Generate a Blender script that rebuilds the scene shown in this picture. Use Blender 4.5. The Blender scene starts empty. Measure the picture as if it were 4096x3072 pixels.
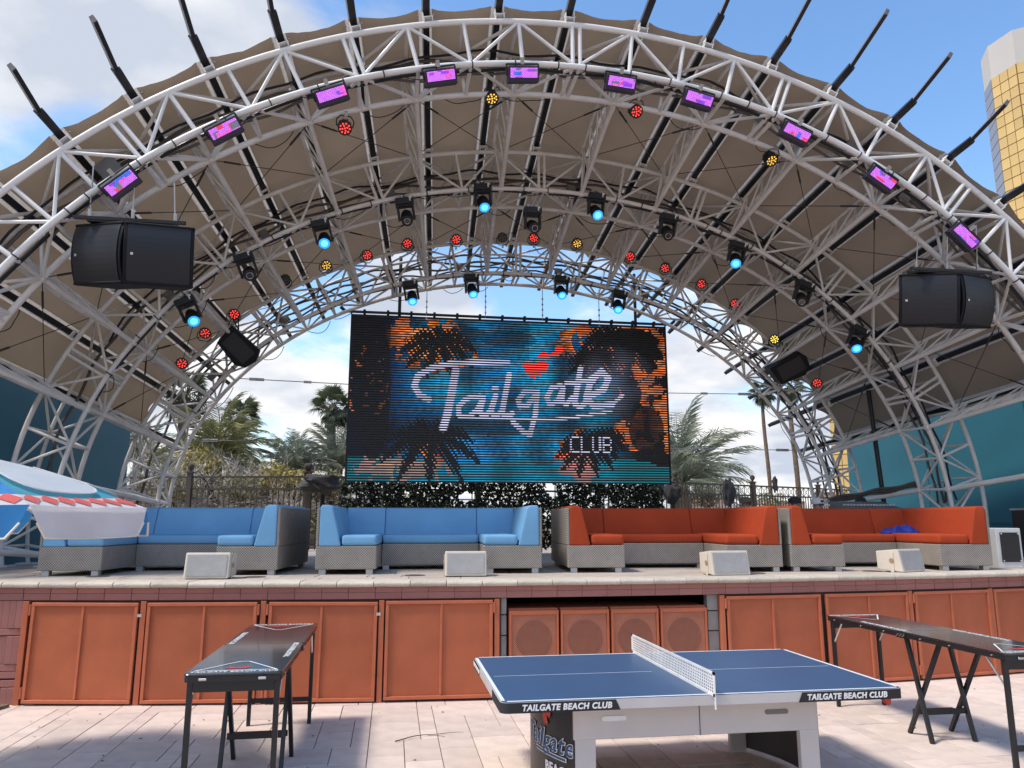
import bpy, bmesh, math, random
from math import sin, cos, pi, radians, sqrt, atan2, hypot
from mathutils import Vector, Matrix, Euler, noise as mnoise

scene = bpy.context.scene
COL = scene.collection
rnd = random.Random(11)

# ------------------------------------------------------------------ camera
CAMH = 1.87
cd = bpy.data.cameras.new('camera'); cam = bpy.data.objects.new('camera', cd); COL.objects.link(cam)
cam.location = (0, 0, CAMH); cam.rotation_euler = (radians(90 + 10.4), 0, radians(-8.9))
cd.sensor_width = 36; cd.lens = 36 * 750 / 1024; cd.clip_start = 0.05; cd.clip_end = 5000
scene.camera = cam

# ------------------------------------------------------------------ sky and sun
SUN_TO = Vector((-0.60, -0.15, 1.0)).normalized()          # towards the sun
world = bpy.data.worlds.new('World'); scene.world = world; world.use_nodes = True
wn, wl = world.node_tree.nodes, world.node_tree.links
wn.clear()
def N(t, **k):
    n = wn.new(t)
    for a, b in k.items(): setattr(n, a, b)
    return n
sky = N('ShaderNodeTexSky', sky_type='NISHITA', sun_disc=False)
sky.sun_elevation = math.asin(SUN_TO.z); sky.sun_rotation = atan2(SUN_TO.x, SUN_TO.y)
sky.air_density = 1.1; sky.dust_density = 0.25; sky.ozone_density = 2.2
bg1 = N('ShaderNodeBackground'); bg1.inputs[1].default_value = 0.105
bg2 = N('ShaderNodeBackground'); bg2.inputs[1].default_value = 0.49
tc = N('ShaderNodeTexCoord'); sep = N('ShaderNodeSeparateXYZ'); wl.new(tc.outputs['Generated'], sep.inputs[0])
def M(op, a, b=None, c=None):
    n = N('ShaderNodeMath', operation=op)
    for i, v in enumerate((a, b, c)):
        if v is None: continue
        if isinstance(v, (int, float)): n.inputs[i].default_value = v
        else: wl.new(v, n.inputs[i])
    return n.outputs[0]
zz = M('ADD', M('MAXIMUM', sep.outputs[2], 0.0), 0.22)
cx = M('DIVIDE', sep.outputs[0], zz); cy = M('DIVIDE', sep.outputs[1], zz)
cmb = N('ShaderNodeCombineXYZ'); wl.new(cx, cmb.inputs[0]); wl.new(cy, cmb.inputs[1]); cmb.inputs[2].default_value = 3.3
nz = N('ShaderNodeTexNoise'); nz.inputs['Scale'].default_value = 1.5; nz.inputs['Detail'].default_value = 9; nz.inputs['Roughness'].default_value = 0.56
nz.inputs['Distortion'].default_value = 0.35
wl.new(cmb.outputs[0], nz.inputs['Vector'])
# the clouds lie thick to the left and along the horizon and break up to the right
lr = M('MAXIMUM', -0.36, M('MINIMUM', 0.11, M('MULTIPLY', M('ADD', sep.outputs[0], 0.12), -1.2)))
hi = N('ShaderNodeMapRange', interpolation_type='SMOOTHSTEP'); wl.new(sep.outputs[2], hi.inputs[0]); hi.inputs[1].default_value = 0.33; hi.inputs[2].default_value = 0.54
cover = M('ADD', M('MULTIPLY', lr, hi.outputs[0]), M('MULTIPLY', M('MAXIMUM', M('SUBTRACT', 0.46, sep.outputs[2]), 0.0), 0.62))
dens = M('ADD', M('MULTIPLY', M('SUBTRACT', nz.outputs[0], 0.50), 1.5), cover)
mr = N('ShaderNodeMapRange', interpolation_type='SMOOTHSTEP'); wl.new(dens, mr.inputs[0])
mr.inputs[1].default_value = -0.05; mr.inputs[2].default_value = 0.16
nz2 = N('ShaderNodeTexNoise'); nz2.inputs['Scale'].default_value = 2.3; nz2.inputs['Detail'].default_value = 6
wl.new(cmb.outputs[0], nz2.inputs['Vector'])
cr = N('ShaderNodeValToRGB'); wl.new(nz2.outputs[0], cr.inputs[0])
cr.color_ramp.elements[0].position = 0.38; cr.color_ramp.elements[0].color = (0.52, 0.57, 0.67, 1)
cr.color_ramp.elements[1].position = 0.58; cr.color_ramp.elements[1].color = (0.94, 0.93, 0.92, 1)
wl.new(cr.outputs[0], bg2.inputs[0]); hs_ = N('ShaderNodeHueSaturation'); hs_.inputs['Saturation'].default_value = 1.12; wl.new(sky.outputs[0], hs_.inputs['Color']); wl.new(hs_.outputs[0], bg1.inputs[0])
mx = N('ShaderNodeMixShader'); wl.new(mr.outputs[0], mx.inputs[0]); wl.new(bg1.outputs[0], mx.inputs[1]); wl.new(bg2.outputs[0], mx.inputs[2])
wo = N('ShaderNodeOutputWorld'); wl.new(mx.outputs[0], wo.inputs[0])
sd = bpy.data.lights.new('sun', 'SUN'); sd.energy = 1.5; sd.angle = radians(10); sd.color = (1.0, 0.94, 0.86)
sun = bpy.data.objects.new('sun', sd); COL.objects.link(sun)
sun.rotation_euler = SUN_TO.to_track_quat('Z', 'Y').to_euler()
scene.view_settings.view_transform = 'Standard'; scene.view_settings.look = 'None'
scene.view_settings.exposure = 1.3; scene.view_settings.gamma = 1.0
try:
    scene.cycles.max_bounces = 8; scene.cycles.diffuse_bounces = 5; scene.cycles.transparent_max_bounces = 12
    scene.cycles.caustics_reflective = False; scene.cycles.caustics_refractive = False
except Exception: pass

# ------------------------------------------------------------------ materials
MATS = {}
def mat(name, col, rough=0.6, metal=0.0, var=0.10, vscale=6.0, bump=0.0, bscale=60.0, spec=0.5, obvar=0.0,
        emit=None, estr=0.0, trans=0.0, stain=0.0, stcol=(0.1, 0.08, 0.06), coat=0.0):
    if name in MATS: return MATS[name]
    m = bpy.data.materials.new(name); m.use_nodes = True; MATS[name] = m
    nt = m.node_tree; n, l = nt.nodes, nt.links
    p = n['Principled BSDF']; out = n['Material Output']
    p.inputs['Roughness'].default_value = rough; p.inputs['Metallic'].default_value = metal
    p.inputs['Specular IOR Level'].default_value = spec
    if coat: p.inputs['Coat Weight'].default_value = coat; p.inputs['Coat Roughness'].default_value = 0.1
    tcn = n.new('ShaderNodeTexCoord')
    src = None
    rgb = n.new('ShaderNodeRGB'); rgb.outputs[0].default_value = (*col, 1); src = rgb.outputs[0]
    if var or obvar:
        hsv = n.new('ShaderNodeHueSaturation'); l.new(src, hsv.inputs['Color'])
        no = n.new('ShaderNodeTexNoise'); no.inputs['Scale'].default_value = vscale; no.inputs['Detail'].default_value = 6
        l.new(tcn.outputs['Object'], no.inputs['Vector'])
        mr = n.new('ShaderNodeMapRange'); mr.inputs[1].default_value = 0.3; mr.inputs[2].default_value = 0.7
        mr.inputs[3].default_value = 1 - var; mr.inputs[4].default_value = 1 + var
        l.new(no.outputs[0], mr.inputs[0]); val = mr.outputs[0]
        if obvar:
            oi = n.new('ShaderNodeObjectInfo'); mo = n.new('ShaderNodeMapRange'); l.new(oi.outputs['Random'], mo.inputs[0])
            mo.inputs[3].default_value = 1 - obvar; mo.inputs[4].default_value = 1 + obvar
            mu = n.new('ShaderNodeMath'); mu.operation = 'MULTIPLY'; l.new(val, mu.inputs[0]); l.new(mo.outputs[0], mu.inputs[1]); val = mu.outputs[0]
        l.new(val, hsv.inputs['Value']); src = hsv.outputs[0]
    if stain:
        n2 = n.new('ShaderNodeTexNoise'); n2.inputs['Scale'].default_value = vscale * 0.45; n2.inputs['Detail'].default_value = 10; n2.inputs['Roughness'].default_value = 0.7
        l.new(tcn.outputs['Object'], n2.inputs['Vector'])
        r2 = n.new('ShaderNodeMapRange'); r2.inputs[1].default_value = 0.52; r2.inputs[2].default_value = 0.72; r2.inputs[4].default_value = stain
        l.new(n2.outputs[0], r2.inputs[0])
        mi = n.new('ShaderNodeMix'); mi.data_type = 'RGBA'; l.new(r2.outputs[0], mi.inputs[0]); l.new(src, mi.inputs[6]); mi.inputs[7].default_value = (*stcol, 1)
        src = mi.outputs[2]
    l.new(src, p.inputs['Base Color'])
    if bump:
        nb = n.new('ShaderNodeTexNoise'); nb.inputs['Scale'].default_value = bscale; nb.inputs['Detail'].default_value = 5
        l.new(tcn.outputs['Object'], nb.inputs['Vector'])
        bu = n.new('ShaderNodeBump'); bu.inputs['Strength'].default_value = bump; bu.inputs['Distance'].default_value = 0.02
        l.new(nb.outputs[0], bu.inputs['Height']); l.new(bu.outputs[0], p.inputs['Normal'])
    if emit:
        p.inputs['Emission Color'].default_value = (*emit, 1); p.inputs['Emission Strength'].default_value = estr
    if trans:
        tr = n.new('ShaderNodeBsdfTranslucent'); l.new(src, tr.inputs[0])
        ms = n.new('ShaderNodeMixShader'); ms.inputs[0].default_value = trans
        l.new(p.outputs[0], ms.inputs[1]); l.new(tr.outputs[0], ms.inputs[2]); l.new(ms.outputs[0], out.inputs[0])
    return m

def pattern_mat(name, ca, cb, kind, size, rough=0.7, soft=0.25, metal=0.0):
    """woven or perforated surface: two colours in a fine regular pattern measured in metres"""
    if name in MATS: return MATS[name]
    m = bpy.data.materials.new(name); m.use_nodes = True; MATS[name] = m
    n, l = m.node_tree.nodes, m.node_tree.links; p = n['Principled BSDF']
    p.inputs['Roughness'].default_value = rough; p.inputs['Metallic'].default_value = metal
    tcn = n.new('ShaderNodeTexCoord'); sp = n.new('ShaderNodeSeparateXYZ'); l.new(tcn.outputs['Object'], sp.inputs[0])
    def mm(op, a, b=None):
        q = n.new('ShaderNodeMath'); q.operation = op
        for i, v in enumerate((a, b)):
            if v is None: continue
            if isinstance(v, (int, float)): q.inputs[i].default_value = v
            else: l.new(v, q.inputs[i])
        return q.outputs[0]
    k = 2 * pi / size
    h = mm('ADD', sp.outputs[0], sp.outputs[1]) if kind == 'weave' else sp.outputs[0]
    a = mm('SINE', mm('MULTIPLY', h, k)); b = mm('SINE', mm('MULTIPLY', sp.outputs[2], k))
    v = mm('MULTIPLY', a, b)
    mr = n.new('ShaderNodeMapRange'); mr.inputs[1].default_value = -soft; mr.inputs[2].default_value = soft
    l.new(v, mr.inputs[0])
    no = n.new('ShaderNodeTexNoise'); no.inputs['Scale'].default_value = 9; no.inputs['Detail'].default_value = 4; l.new(tcn.outputs['Object'], no.inputs['Vector'])
    hs = n.new('ShaderNodeHueSaturation'); r3 = n.new('ShaderNodeMapRange'); l.new(no.outputs[0], r3.inputs[0]); r3.inputs[3].default_value = 0.8; r3.inputs[4].default_value = 1.2
    mi = n.new('ShaderNodeMix'); mi.data_type = 'RGBA'; mi.inputs[6].default_value = (*ca, 1); mi.inputs[7].default_value = (*cb, 1)
    l.new(mr.outputs[0], mi.inputs[0]); l.new(mi.outputs[2], hs.inputs['Color']); l.new(r3.outputs[0], hs.inputs['Value']); l.new(hs.outputs[0], p.inputs['Base Color'])
    bu = n.new('ShaderNodeBump'); bu.inputs['Strength'].default_value = 0.4 if kind == 'weave' else 0.0; bu.inputs['Distance'].default_value = 0.004; l.new(mr.outputs[0], bu.inputs['Height']); l.new(bu.outputs[0], p.inputs['Normal'])
    return m

def attr_emit(name, strength, base=(0.01, 0.01, 0.012)):
    m = bpy.data.materials.new(name); m.use_nodes = True; MATS[name] = m
    n, l = m.node_tree.nodes, m.node_tree.links; p = n['Principled BSDF']
    at = n.new('ShaderNodeAttribute'); at.attribute_name = 'pixel'
    p.inputs['Base Color'].default_value = (*base, 1); p.inputs['Roughness'].default_value = 0.5
    l.new(at.outputs[0], p.inputs['Emission Color']); p.inputs['Emission Strength'].default_value = strength
    return m

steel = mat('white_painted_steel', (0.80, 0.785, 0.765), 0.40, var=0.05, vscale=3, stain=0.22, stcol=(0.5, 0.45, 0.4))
steel2 = mat('shaded_white_steel', (0.72, 0.69, 0.66), 0.5, var=0.08, vscale=4, stain=0.35, stcol=(0.34, 0.29, 0.25))  # stained white steel, greyed to put the shade under the roof into its colour
black = mat('black_paint', (0.012, 0.012, 0.014), 0.45, var=0.25, vscale=8)
blackm = mat('matt_black_rubber', (0.02, 0.02, 0.022), 0.75, var=0.2)
railm = mat('black_anodised_rail', (0.014, 0.014, 0.017), 0.35, var=0.2, vscale=4)
railg = mat('grey_rail_side', (0.16, 0.155, 0.15), 0.45, var=0.12)
fabric = mat('tan_roof_fabric', (0.31, 0.24, 0.175), 0.85, var=0.12, vscale=0.9, bump=0.35, bscale=2.5, trans=0.17, stain=0.3, stcol=(0.28, 0.185, 0.145), spec=0.15)
strip = mat('pale_fabric_edge', (0.62, 0.56, 0.50), 0.85, var=0.12, vscale=20, bump=0.3, bscale=40, trans=0.3)
conduit = mat('grey_conduit', (0.10, 0.085, 0.075), 0.7, var=0.25, vscale=3)
galv = mat('galvanised_steel', (0.42, 0.42, 0.42), 0.35, metal=0.7, var=0.15)
wire = mat('dark_wire', (0.05, 0.045, 0.04), 0.5, metal=0.3)
teal = mat('teal_painted_wall', (0.022, 0.135, 0.19), 0.55, var=0.12, vscale=0.8, stain=0.2, stcol=(0.015, 0.08, 0.12))
orange = mat('terracotta_painted_metal', (0.43, 0.118, 0.053), 0.6, spec=0.3, var=0.12, vscale=2.6, stain=0.45, stcol=(0.38, 0.10, 0.05), bump=0.10, bscale=2.2, obvar=0.05)
orangef = mat('terracotta_painted_frame', (0.50, 0.145, 0.07), 0.55, spec=0.3, var=0.10, vscale=5, stain=0.2, stcol=(0.28, 0.09, 0.06))
tile = mat('clay_wall_tile', (0.37, 0.165, 0.14), 0.7, spec=0.2, var=0.07, vscale=5, obvar=0.07, bump=0.15, bscale=90)
mortar = mat('dark_mortar', (0.10, 0.06, 0.05), 0.9)
coping = mat('cream_coping_stone', (0.56, 0.49, 0.40), 0.75, var=0.12, vscale=10, obvar=0.10, bump=0.4, bscale=50, stain=0.3, stcol=(0.33, 0.27, 0.2))
paver = mat('pink_cream_paver', (0.69, 0.565, 0.49), 0.8, var=0.12, vscale=5, obvar=0.11, bump=0.3, bscale=110, stain=0.35, stcol=(0.55, 0.43, 0.375))
jointm = mat('sand_joint', (0.22, 0.17, 0.14), 0.95, var=0.2, vscale=20)
deckm = mat('deck_stone', (0.48, 0.41, 0.35), 0.8, var=0.1, vscale=4, obvar=0.09, bump=0.3, bscale=100, stain=0.3, stcol=(0.35, 0.27, 0.22))
concrete = mat('grey_block', (0.30, 0.29, 0.27), 0.9, var=0.15, vscale=5, bump=0.3, bscale=60)
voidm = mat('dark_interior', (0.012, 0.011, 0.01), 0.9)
bluef = mat('blue_upholstery', (0.185, 0.40, 0.62), 0.85, spec=0.15, var=0.07, vscale=2.2, bump=0.22, bscale=11, obvar=0.05)
redf = mat('rust_red_upholstery', (0.39, 0.058, 0.021), 0.85, spec=0.15, var=0.09, vscale=2.2, bump=0.22, bscale=11, obvar=0.06)
wicker = pattern_mat('taupe_wicker_weave', (0.13, 0.115, 0.10), (0.43, 0.385, 0.33), 'weave', 0.030, 0.75, 0.5)
foot = mat('brushed_aluminium_foot', (0.45, 0.45, 0.45), 0.4, metal=0.5)
cream = mat('cream_speaker_shell', (0.66, 0.59, 0.50), 0.5, var=0.06, vscale=6, stain=0.2, stcol=(0.45, 0.35, 0.26))
creamg = pattern_mat('cream_speaker_grille', (0.10, 0.10, 0.10), (0.62, 0.59, 0.57), 'perf', 0.018, 0.55, 0.5)
subg = pattern_mat('terracotta_mesh_grille', (0.20, 0.06, 0.035), (0.60, 0.22, 0.12), 'perf', 0.020, 0.6, 0.5)
blkg = pattern_mat('black_speaker_grille', (0.002, 0.002, 0.004), (0.014, 0.014, 0.019), 'perf', 0.012, 0.5, 0.6)
spk = mat('black_speaker_shell', (0.008, 0.008, 0.011), 0.6, spec=0.22, var=0.2, vscale=10, bump=0.15, bscale=200)
ppblue = mat('blue_table_top', (0.038, 0.088, 0.18), 0.45, var=0.05, vscale=3)
ppwhite = mat('white_table_line', (0.74, 0.78, 0.82), 0.45, var=0.03)
ppgrey = mat('pale_grey_table_frame', (0.55, 0.52, 0.51), 0.45, var=0.05, vscale=3, stain=0.15, stcol=(0.4, 0.36, 0.34))
ppdark = mat('dark_grey_panel', (0.07, 0.07, 0.072), 0.6)
txt = mat('white_lettering', (0.80, 0.80, 0.80), 0.6, var=0.03)
redp = mat('red_print', (0.50, 0.05, 0.035), 0.6)
navy = mat('navy_print', (0.02, 0.07, 0.17), 0.5)
btop = mat('black_laminate', (0.018, 0.017, 0.018), 0.2, var=0.15, vscale=2, coat=1.0)
bleg = mat('black_aluminium_leg', (0.010, 0.012, 0.015), 0.35, var=0.2)
silver = mat('silver_hardware', (0.6, 0.6, 0.6), 0.3, metal=0.8)
fencem = mat('brown_iron_fence', (0.062, 0.047, 0.036), 0.6, var=0.2, vscale=6)
umbw = mat('white_umbrella_cloth', (0.82, 0.80, 0.81), 0.85, var=0.05, vscale=4, bump=0.2, bscale=7, trans=0.45)
umbb = mat('blue_umbrella_cloth', (0.06, 0.30, 0.66), 0.85, var=0.06, vscale=4, bump=0.2, bscale=7, trans=0.4)
umbt = mat('teal_umbrella_cloth', (0.09, 0.40, 0.52), 0.85, var=0.06, vscale=4, trans=0.4)
umbr = mat('red_umbrella_print', (0.62, 0.10, 0.09), 0.85, var=0.08)
pipingm = mat('cream_piping', (0.80, 0.72, 0.58), 0.8)
covg = mat('charcoal_cloth_cover', (0.055, 0.050, 0.050), 0.85, var=0.3, vscale=5, bump=0.6, bscale=9)
bluec = mat('royal_blue_cloth', (0.012, 0.035, 0.30), 0.7, var=0.3, vscale=10)
gold = mat('gold_tower_glass', (0.74, 0.50, 0.19), 0.4, metal=0.25, var=0.08, vscale=0.05, obvar=0.10)
towerw = mat('pale_tower_cap', (0.55, 0.53, 0.50), 0.8, var=0.05, vscale=0.05)
towerj = mat('dark_tower_joint', (0.16, 0.10, 0.05), 0.7)
bark = mat('palm_trunk_bark', (0.16, 0.11, 0.075), 0.9, var=0.35, vscale=8, bump=0.8, bscale=20)
leafd = mat('dark_palm_leaf', (0.085, 0.105, 0.055), 0.55, var=0.3, vscale=2, obvar=0.3, trans=0.25)
leafp = mat('olive_palm_leaf', (0.26, 0.255, 0.10), 0.55, var=0.3, vscale=2, obvar=0.3, trans=0.25)
leafg = mat('grey_green_palm_leaf', (0.25, 0.275, 0.20), 0.6, var=0.3, vscale=2, obvar=0.3, trans=0.2)
leafy = mat('yellow_green_leaf', (0.40, 0.32, 0.08), 0.7, var=0.4, vscale=3, obvar=0.15, trans=0.25)
leafh = mat('dark_hedge_leaf', (0.026, 0.036, 0.018), 0.55, var=0.5, vscale=5, trans=0.15)
leafs = mat('mid_green_leaf', (0.25, 0.235, 0.11), 0.6, var=0.4, vscale=3, trans=0.2)
twig = mat('grey_dry_twig', (0.46, 0.41, 0.35), 0.9, var=0.3, vscale=2)
twigd = mat('dark_branch', (0.05, 0.035, 0.028), 0.9, var=0.3)
skin = mat('skin', (0.42, 0.24, 0.17), 0.55, var=0.06)
capt = mat('tan_cap', (0.16, 0.125, 0.085), 0.85)
capw = mat('white_cap', (0.7, 0.7, 0.7), 0.85)
shirt = mat('dark_shirt', (0.03, 0.03, 0.035), 0.9)
gravel = mat('gravel', (0.20, 0.15, 0.11), 0.95, var=0.4, vscale=40, bump=0.8, bscale=60)
desert = mat('dry_earth', (0.24, 0.18, 0.12), 0.95, var=0.3, vscale=0.6, bump=0.4, bscale=4)
wht = mat('white_enamel', (0.62, 0.62, 0.62), 0.45, var=0.06)
ladderm = mat('blue_grey_ladder', (0.22, 0.25, 0.30), 0.5)
lens_on = mat('cyan_lens', (0.02, 0.1, 0.2), 0.3, emit=(0.02, 0.34, 1.0), estr=0.6)
lens_core = mat('cyan_lens_core', (0.02, 0.1, 0.2), 0.3, emit=(0.16, 0.70, 1.0), estr=0.62)
lens_off = mat('dark_lens', (0.03, 0.03, 0.035), 0.06, spec=0.8)
ledred = mat('red_led', (0.2, 0.01, 0.01), 0.4, emit=(1.0, 0.05, 0.04), estr=0.75)
ledamb = mat('amber_led', (0.2, 0.12, 0.01), 0.4, emit=(1.0, 0.55, 0.08), estr=0.6)
ledyel = mat('yellow_led', (0.2, 0.15, 0.01), 0.4, emit=(1.0, 0.75, 0.12), estr=0.8)
ledoff = mat('unlit_led', (0.18, 0.18, 0.17), 0.2)
screenm = attr_emit('led_screen_pixels', 0.70)
strobem = attr_emit('strobe_pixels', 0.55, (0.03, 0.02, 0.06))

# ------------------------------------------------------------------ mesh helpers
class MB:
    def __init__(s): s.v = []; s.f = []; s.m = []
    def add(s, vs, fs, mi=0):
        o = len(s.v); s.v += [tuple(p) for p in vs]; s.f += [tuple(i + o for i in q) for q in fs]; s.m += [mi] * len(fs); return s
    def box(s, c, d, mi=0, rot=None):
        x, y, z = d[0] / 2, d[1] / 2, d[2] / 2
        vs = [Vector((a * x, b * y, e * z)) for a in (-1, 1) for b in (-1, 1) for e in (-1, 1)]
        if rot is not None: vs = [rot @ p for p in vs]
        vs = [p + Vector(c) for p in vs]
        return s.add(vs, [(0, 1, 3, 2), (4, 6, 7, 5), (0, 4, 5, 1), (2, 3, 7, 6), (0, 2, 6, 4), (1, 5, 7, 3)], mi)
    def tube(s, p, q, r, n=8, r2=None, caps=True, mi=0):
        p, q = Vector(p), Vector(q); d = q - p
        if d.length < 1e-6: return s
        d.normalize(); a = d.orthogonal().normalized(); b = d.cross(a); r2 = r if r2 is None else r2
        vs = [p + (a * cos(2 * pi * i / n) + b * sin(2 * pi * i / n)) * r for i in range(n)] + \
             [q + (a * cos(2 * pi * i / n) + b * sin(2 * pi * i / n)) * r2 for i in range(n)]
        fs = [(i, (i + 1) % n, n + (i + 1) % n, n + i) for i in range(n)]
        if caps: fs += [tuple(range(n - 1, -1, -1)), tuple(range(n, 2 * n))]
        return s.add(vs, fs, mi)
    def path(s, pts, r, n=8, mi=0, radii=None):
        pts = [Vector(p) for p in pts]; k = len(pts); vs = []
        up = None
        for i, p in enumerate(pts):
            d = (pts[min(i + 1, k - 1)] - pts[max(i - 1, 0)]).normalized()
            if up is None: up = d.orthogonal().normalized()
            up = (up - d * up.dot(d)); up = up.normalized() if up.length > 1e-5 else d.orthogonal().normalized()
            w = d.cross(up); rr = radii[i] if radii else r
            vs += [p + (up * cos(2 * pi * j / n) + w * sin(2 * pi * j / n)) * rr for j in range(n)]
        fs = [(i * n + j, i * n + (j + 1) % n, (i + 1) * n + (j + 1) % n, (i + 1) * n + j) for i in range(k - 1) for j in range(n)]
        fs += [tuple(range(n - 1, -1, -1)), tuple((k - 1) * n + j for j in range(n))]
        return s.add(vs, fs, mi)
    def prism(s, prof, axis, a, b, mi=0):
        """prof: 2-D outline; axis 'x': (y,z) outline swept in x; 'y': (x,z); 'z': (x,y)"""
        def P(u, v, t): return {'x': (t, u, v), 'y': (u, t, v), 'z': (u, v, t)}[axis]
        n = len(prof); vs = [P(u, v, a) for u, v in prof] + [P(u, v, b) for u, v in prof]
        fs = [(i, (i + 1) % n, n + (i + 1) % n, n + i) for i in range(n)] + [tuple(range(n - 1, -1, -1)), tuple(range(n, 2 * n))]
        return s.add(vs, fs, mi)
    def lathe(s, prof, n=20, c=(0, 0, 0), mi=0):
        vs = []
        for r, z in prof: vs += [(c[0] + r * cos(2 * pi * j / n), c[1] + r * sin(2 * pi * j / n), c[2] + z) for j in range(n)]
        k = len(prof)
        fs = [(i * n + j, i * n + (j + 1) % n, (i + 1) * n + (j + 1) % n, (i + 1) * n + j) for i in range(k - 1) for j in range(n)]
        fs += [tuple(range(n - 1, -1, -1)), tuple((k - 1) * n + j for j in range(n))]
        return s.add(vs, fs, mi)
    def mesh(s, name, mats, smooth=False, bevel=0.0, seg=2, fixn=True):
        me = bpy.data.meshes.new(name); me.from_pydata(s.v, [], s.f)
        for m in (mats if isinstance(mats, (list, tuple)) else [mats]): me.materials.append(m)
        if max(s.m, default=0) > 0: me.polygons.foreach_set('material_index', s.m)
        if fixn or bevel:
            bm = bmesh.new(); bm.from_mesh(me)
            bmesh.ops.recalc_face_normals(bm, faces=bm.faces)
            if bevel:
                es = [e for e in bm.edges if len(e.link_faces) == 2 and e.calc_face_angle(0) > 0.5]
                bmesh.ops.bevel(bm, geom=es, offset=bevel, segments=seg, affect='EDGES', profile=0.6, clamp_overlap=True)
            bm.to_mesh(me); bm.free()
        if smooth:
            me.polygons.foreach_set('use_smooth', [True] * len(me.polygons))
            try: me.set_sharp_from_angle(angle=radians(40))
            except Exception: pass
        me.update(); return me
    def build(s, name, mats, parent=None, smooth=False, bevel=0.0, seg=2, loc=None, fixn=True):
        return link(name, s.mesh(name, mats, smooth, bevel, seg, fixn), parent, loc)

def link(name, me, parent=None, loc=None, mtx=None):
    o = bpy.data.objects.new(name, me); COL.objects.link(o)
    if parent is not None: o.parent = parent
    if mtx is not None: o.matrix_local = mtx
    elif loc is not None: o.location = loc
    return o
def tag(o, label=None, cat=None, group=None, kind=None):
    if label: o['label'] = label
    if cat: o['category'] = cat
    if group: o['group'] = group
    if kind: o['kind'] = kind
    return o
def thing(name, label, cat, loc=(0, 0, 0), rz=0.0, group=None):
    o = bpy.data.objects.new(name, None); COL.objects.link(o); o.empty_display_size = 0.2
    o.location = loc; o.rotation_euler = (0, 0, rz); return tag(o, label, cat, group)
def frame(origin, x, y, z):
    m = Matrix((x, y, z)).transposed().to_4x4(); m.translation = origin; return m
ORD = ['first', 'second', 'third', 'fourth', 'fifth', 'sixth', 'seventh', 'eighth', 'ninth', 'tenth', 'eleventh', 'twelfth', 'thirteenth',
       'fourteenth', 'fifteenth', 'sixteenth', 'seventeenth', 'eighteenth', 'nineteenth', 'twentieth']
TXTC = {}
def text_mesh(s, size, m, shear=0.0, bold=0.0, depth=0.0015, align='CENTER'):
    k = (s, size, m.name, shear, bold)
    if k in TXTC: return TXTC[k]
    cu = bpy.data.curves.new('lettering', 'FONT'); cu.body = s; cu.size = size; cu.shear = shear; cu.offset = bold * size
    cu.extrude = depth; cu.align_x = align; cu.align_y = 'CENTER'; cu.resolution_u = 3; cu.space_character = 1.10
    o = bpy.data.objects.new('tmp_text', cu); COL.objects.link(o)
    dg = bpy.context.evaluated_depsgraph_get(); me = bpy.data.meshes.new_from_object(o.evaluated_get(dg))
    bpy.data.objects.remove(o); me.name = 'lettering'; me.materials.clear(); me.materials.append(m); TXTC[k] = me
    return me
# where a photograph direction meets the scene (only used to read off where things stand)
_p, _a = radians(10.4), radians(8.9)
_fw = Vector((sin(_a) * cos(_p), cos(_a) * cos(_p), sin(_p))); _rt = Vector((cos(_a), -sin(_a), 0)); _up = _rt.cross(_fw)
def ray(x, y): return _fw + _rt * ((x - 512) / 750) - _up * ((y - 384) / 750)
def atY(x, y, Y): d = ray(x, y); return Vector((0, 0, CAMH)) + d * (Y / d.y)
def atZ(x, y, z): d = ray(x, y); return Vector((0, 0, CAMH)) + d * ((z - CAMH) / d.z)
def D(x, y): return x * 0.46293, y * 0.46293

# ================================================================== SETTING: ground
XA = 2.4                      # symmetry axis of the stage
SZ = 1.23                     # stage deck height
def wallY(x): return 8.40 + (x - XA) ** 2 / 72
def onarc(x, off=0.0): return wallY(x) + off

def ground_mat():
    m = bpy.data.materials.new('paved_ground'); m.use_nodes = True
    n, l = m.node_tree.nodes, m.node_tree.links; p = n['Principled BSDF']; p.inputs['Roughness'].default_value = 0.85
    tcn = n.new('ShaderNodeTexCoord'); br = n.new('ShaderNodeTexBrick'); l.new(tcn.outputs['Object'], br.inputs['Vector'])
    br.inputs['Scale'].default_value = 1.0; br.inputs['Brick Width'].default_value = 0.45; br.inputs['Row Height'].default_value = 0.32
    br.inputs['Mortar Size'].default_value = 0.005; br.inputs['Color1'].default_value = (0.53, 0.43, 0.35, 1); br.inputs['Color2'].default_value = (0.47, 0.38, 0.33, 1)
    br.inputs['Mortar'].default_value = (0.22, 0.17, 0.14, 1); l.new(br.outputs[0], p.inputs['Base Color'])
    return m
g = MB().add([(-3000, -3000, -0.02), (3000, -3000, -0.02), (3000, 3000, -0.02), (-3000, 3000, -0.02)], [(0, 1, 2, 3)]).build('ground', desert)
tag(g, kind='structure')
pz = MB().add([(-9, -9, -0.012), (14, -9, -0.012), (14, 9.4, -0.012), (-9, 9.4, -0.012)], [(0, 1, 2, 3)]).build('paved_plaza', jointm); tag(pz, kind='structure')
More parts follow.
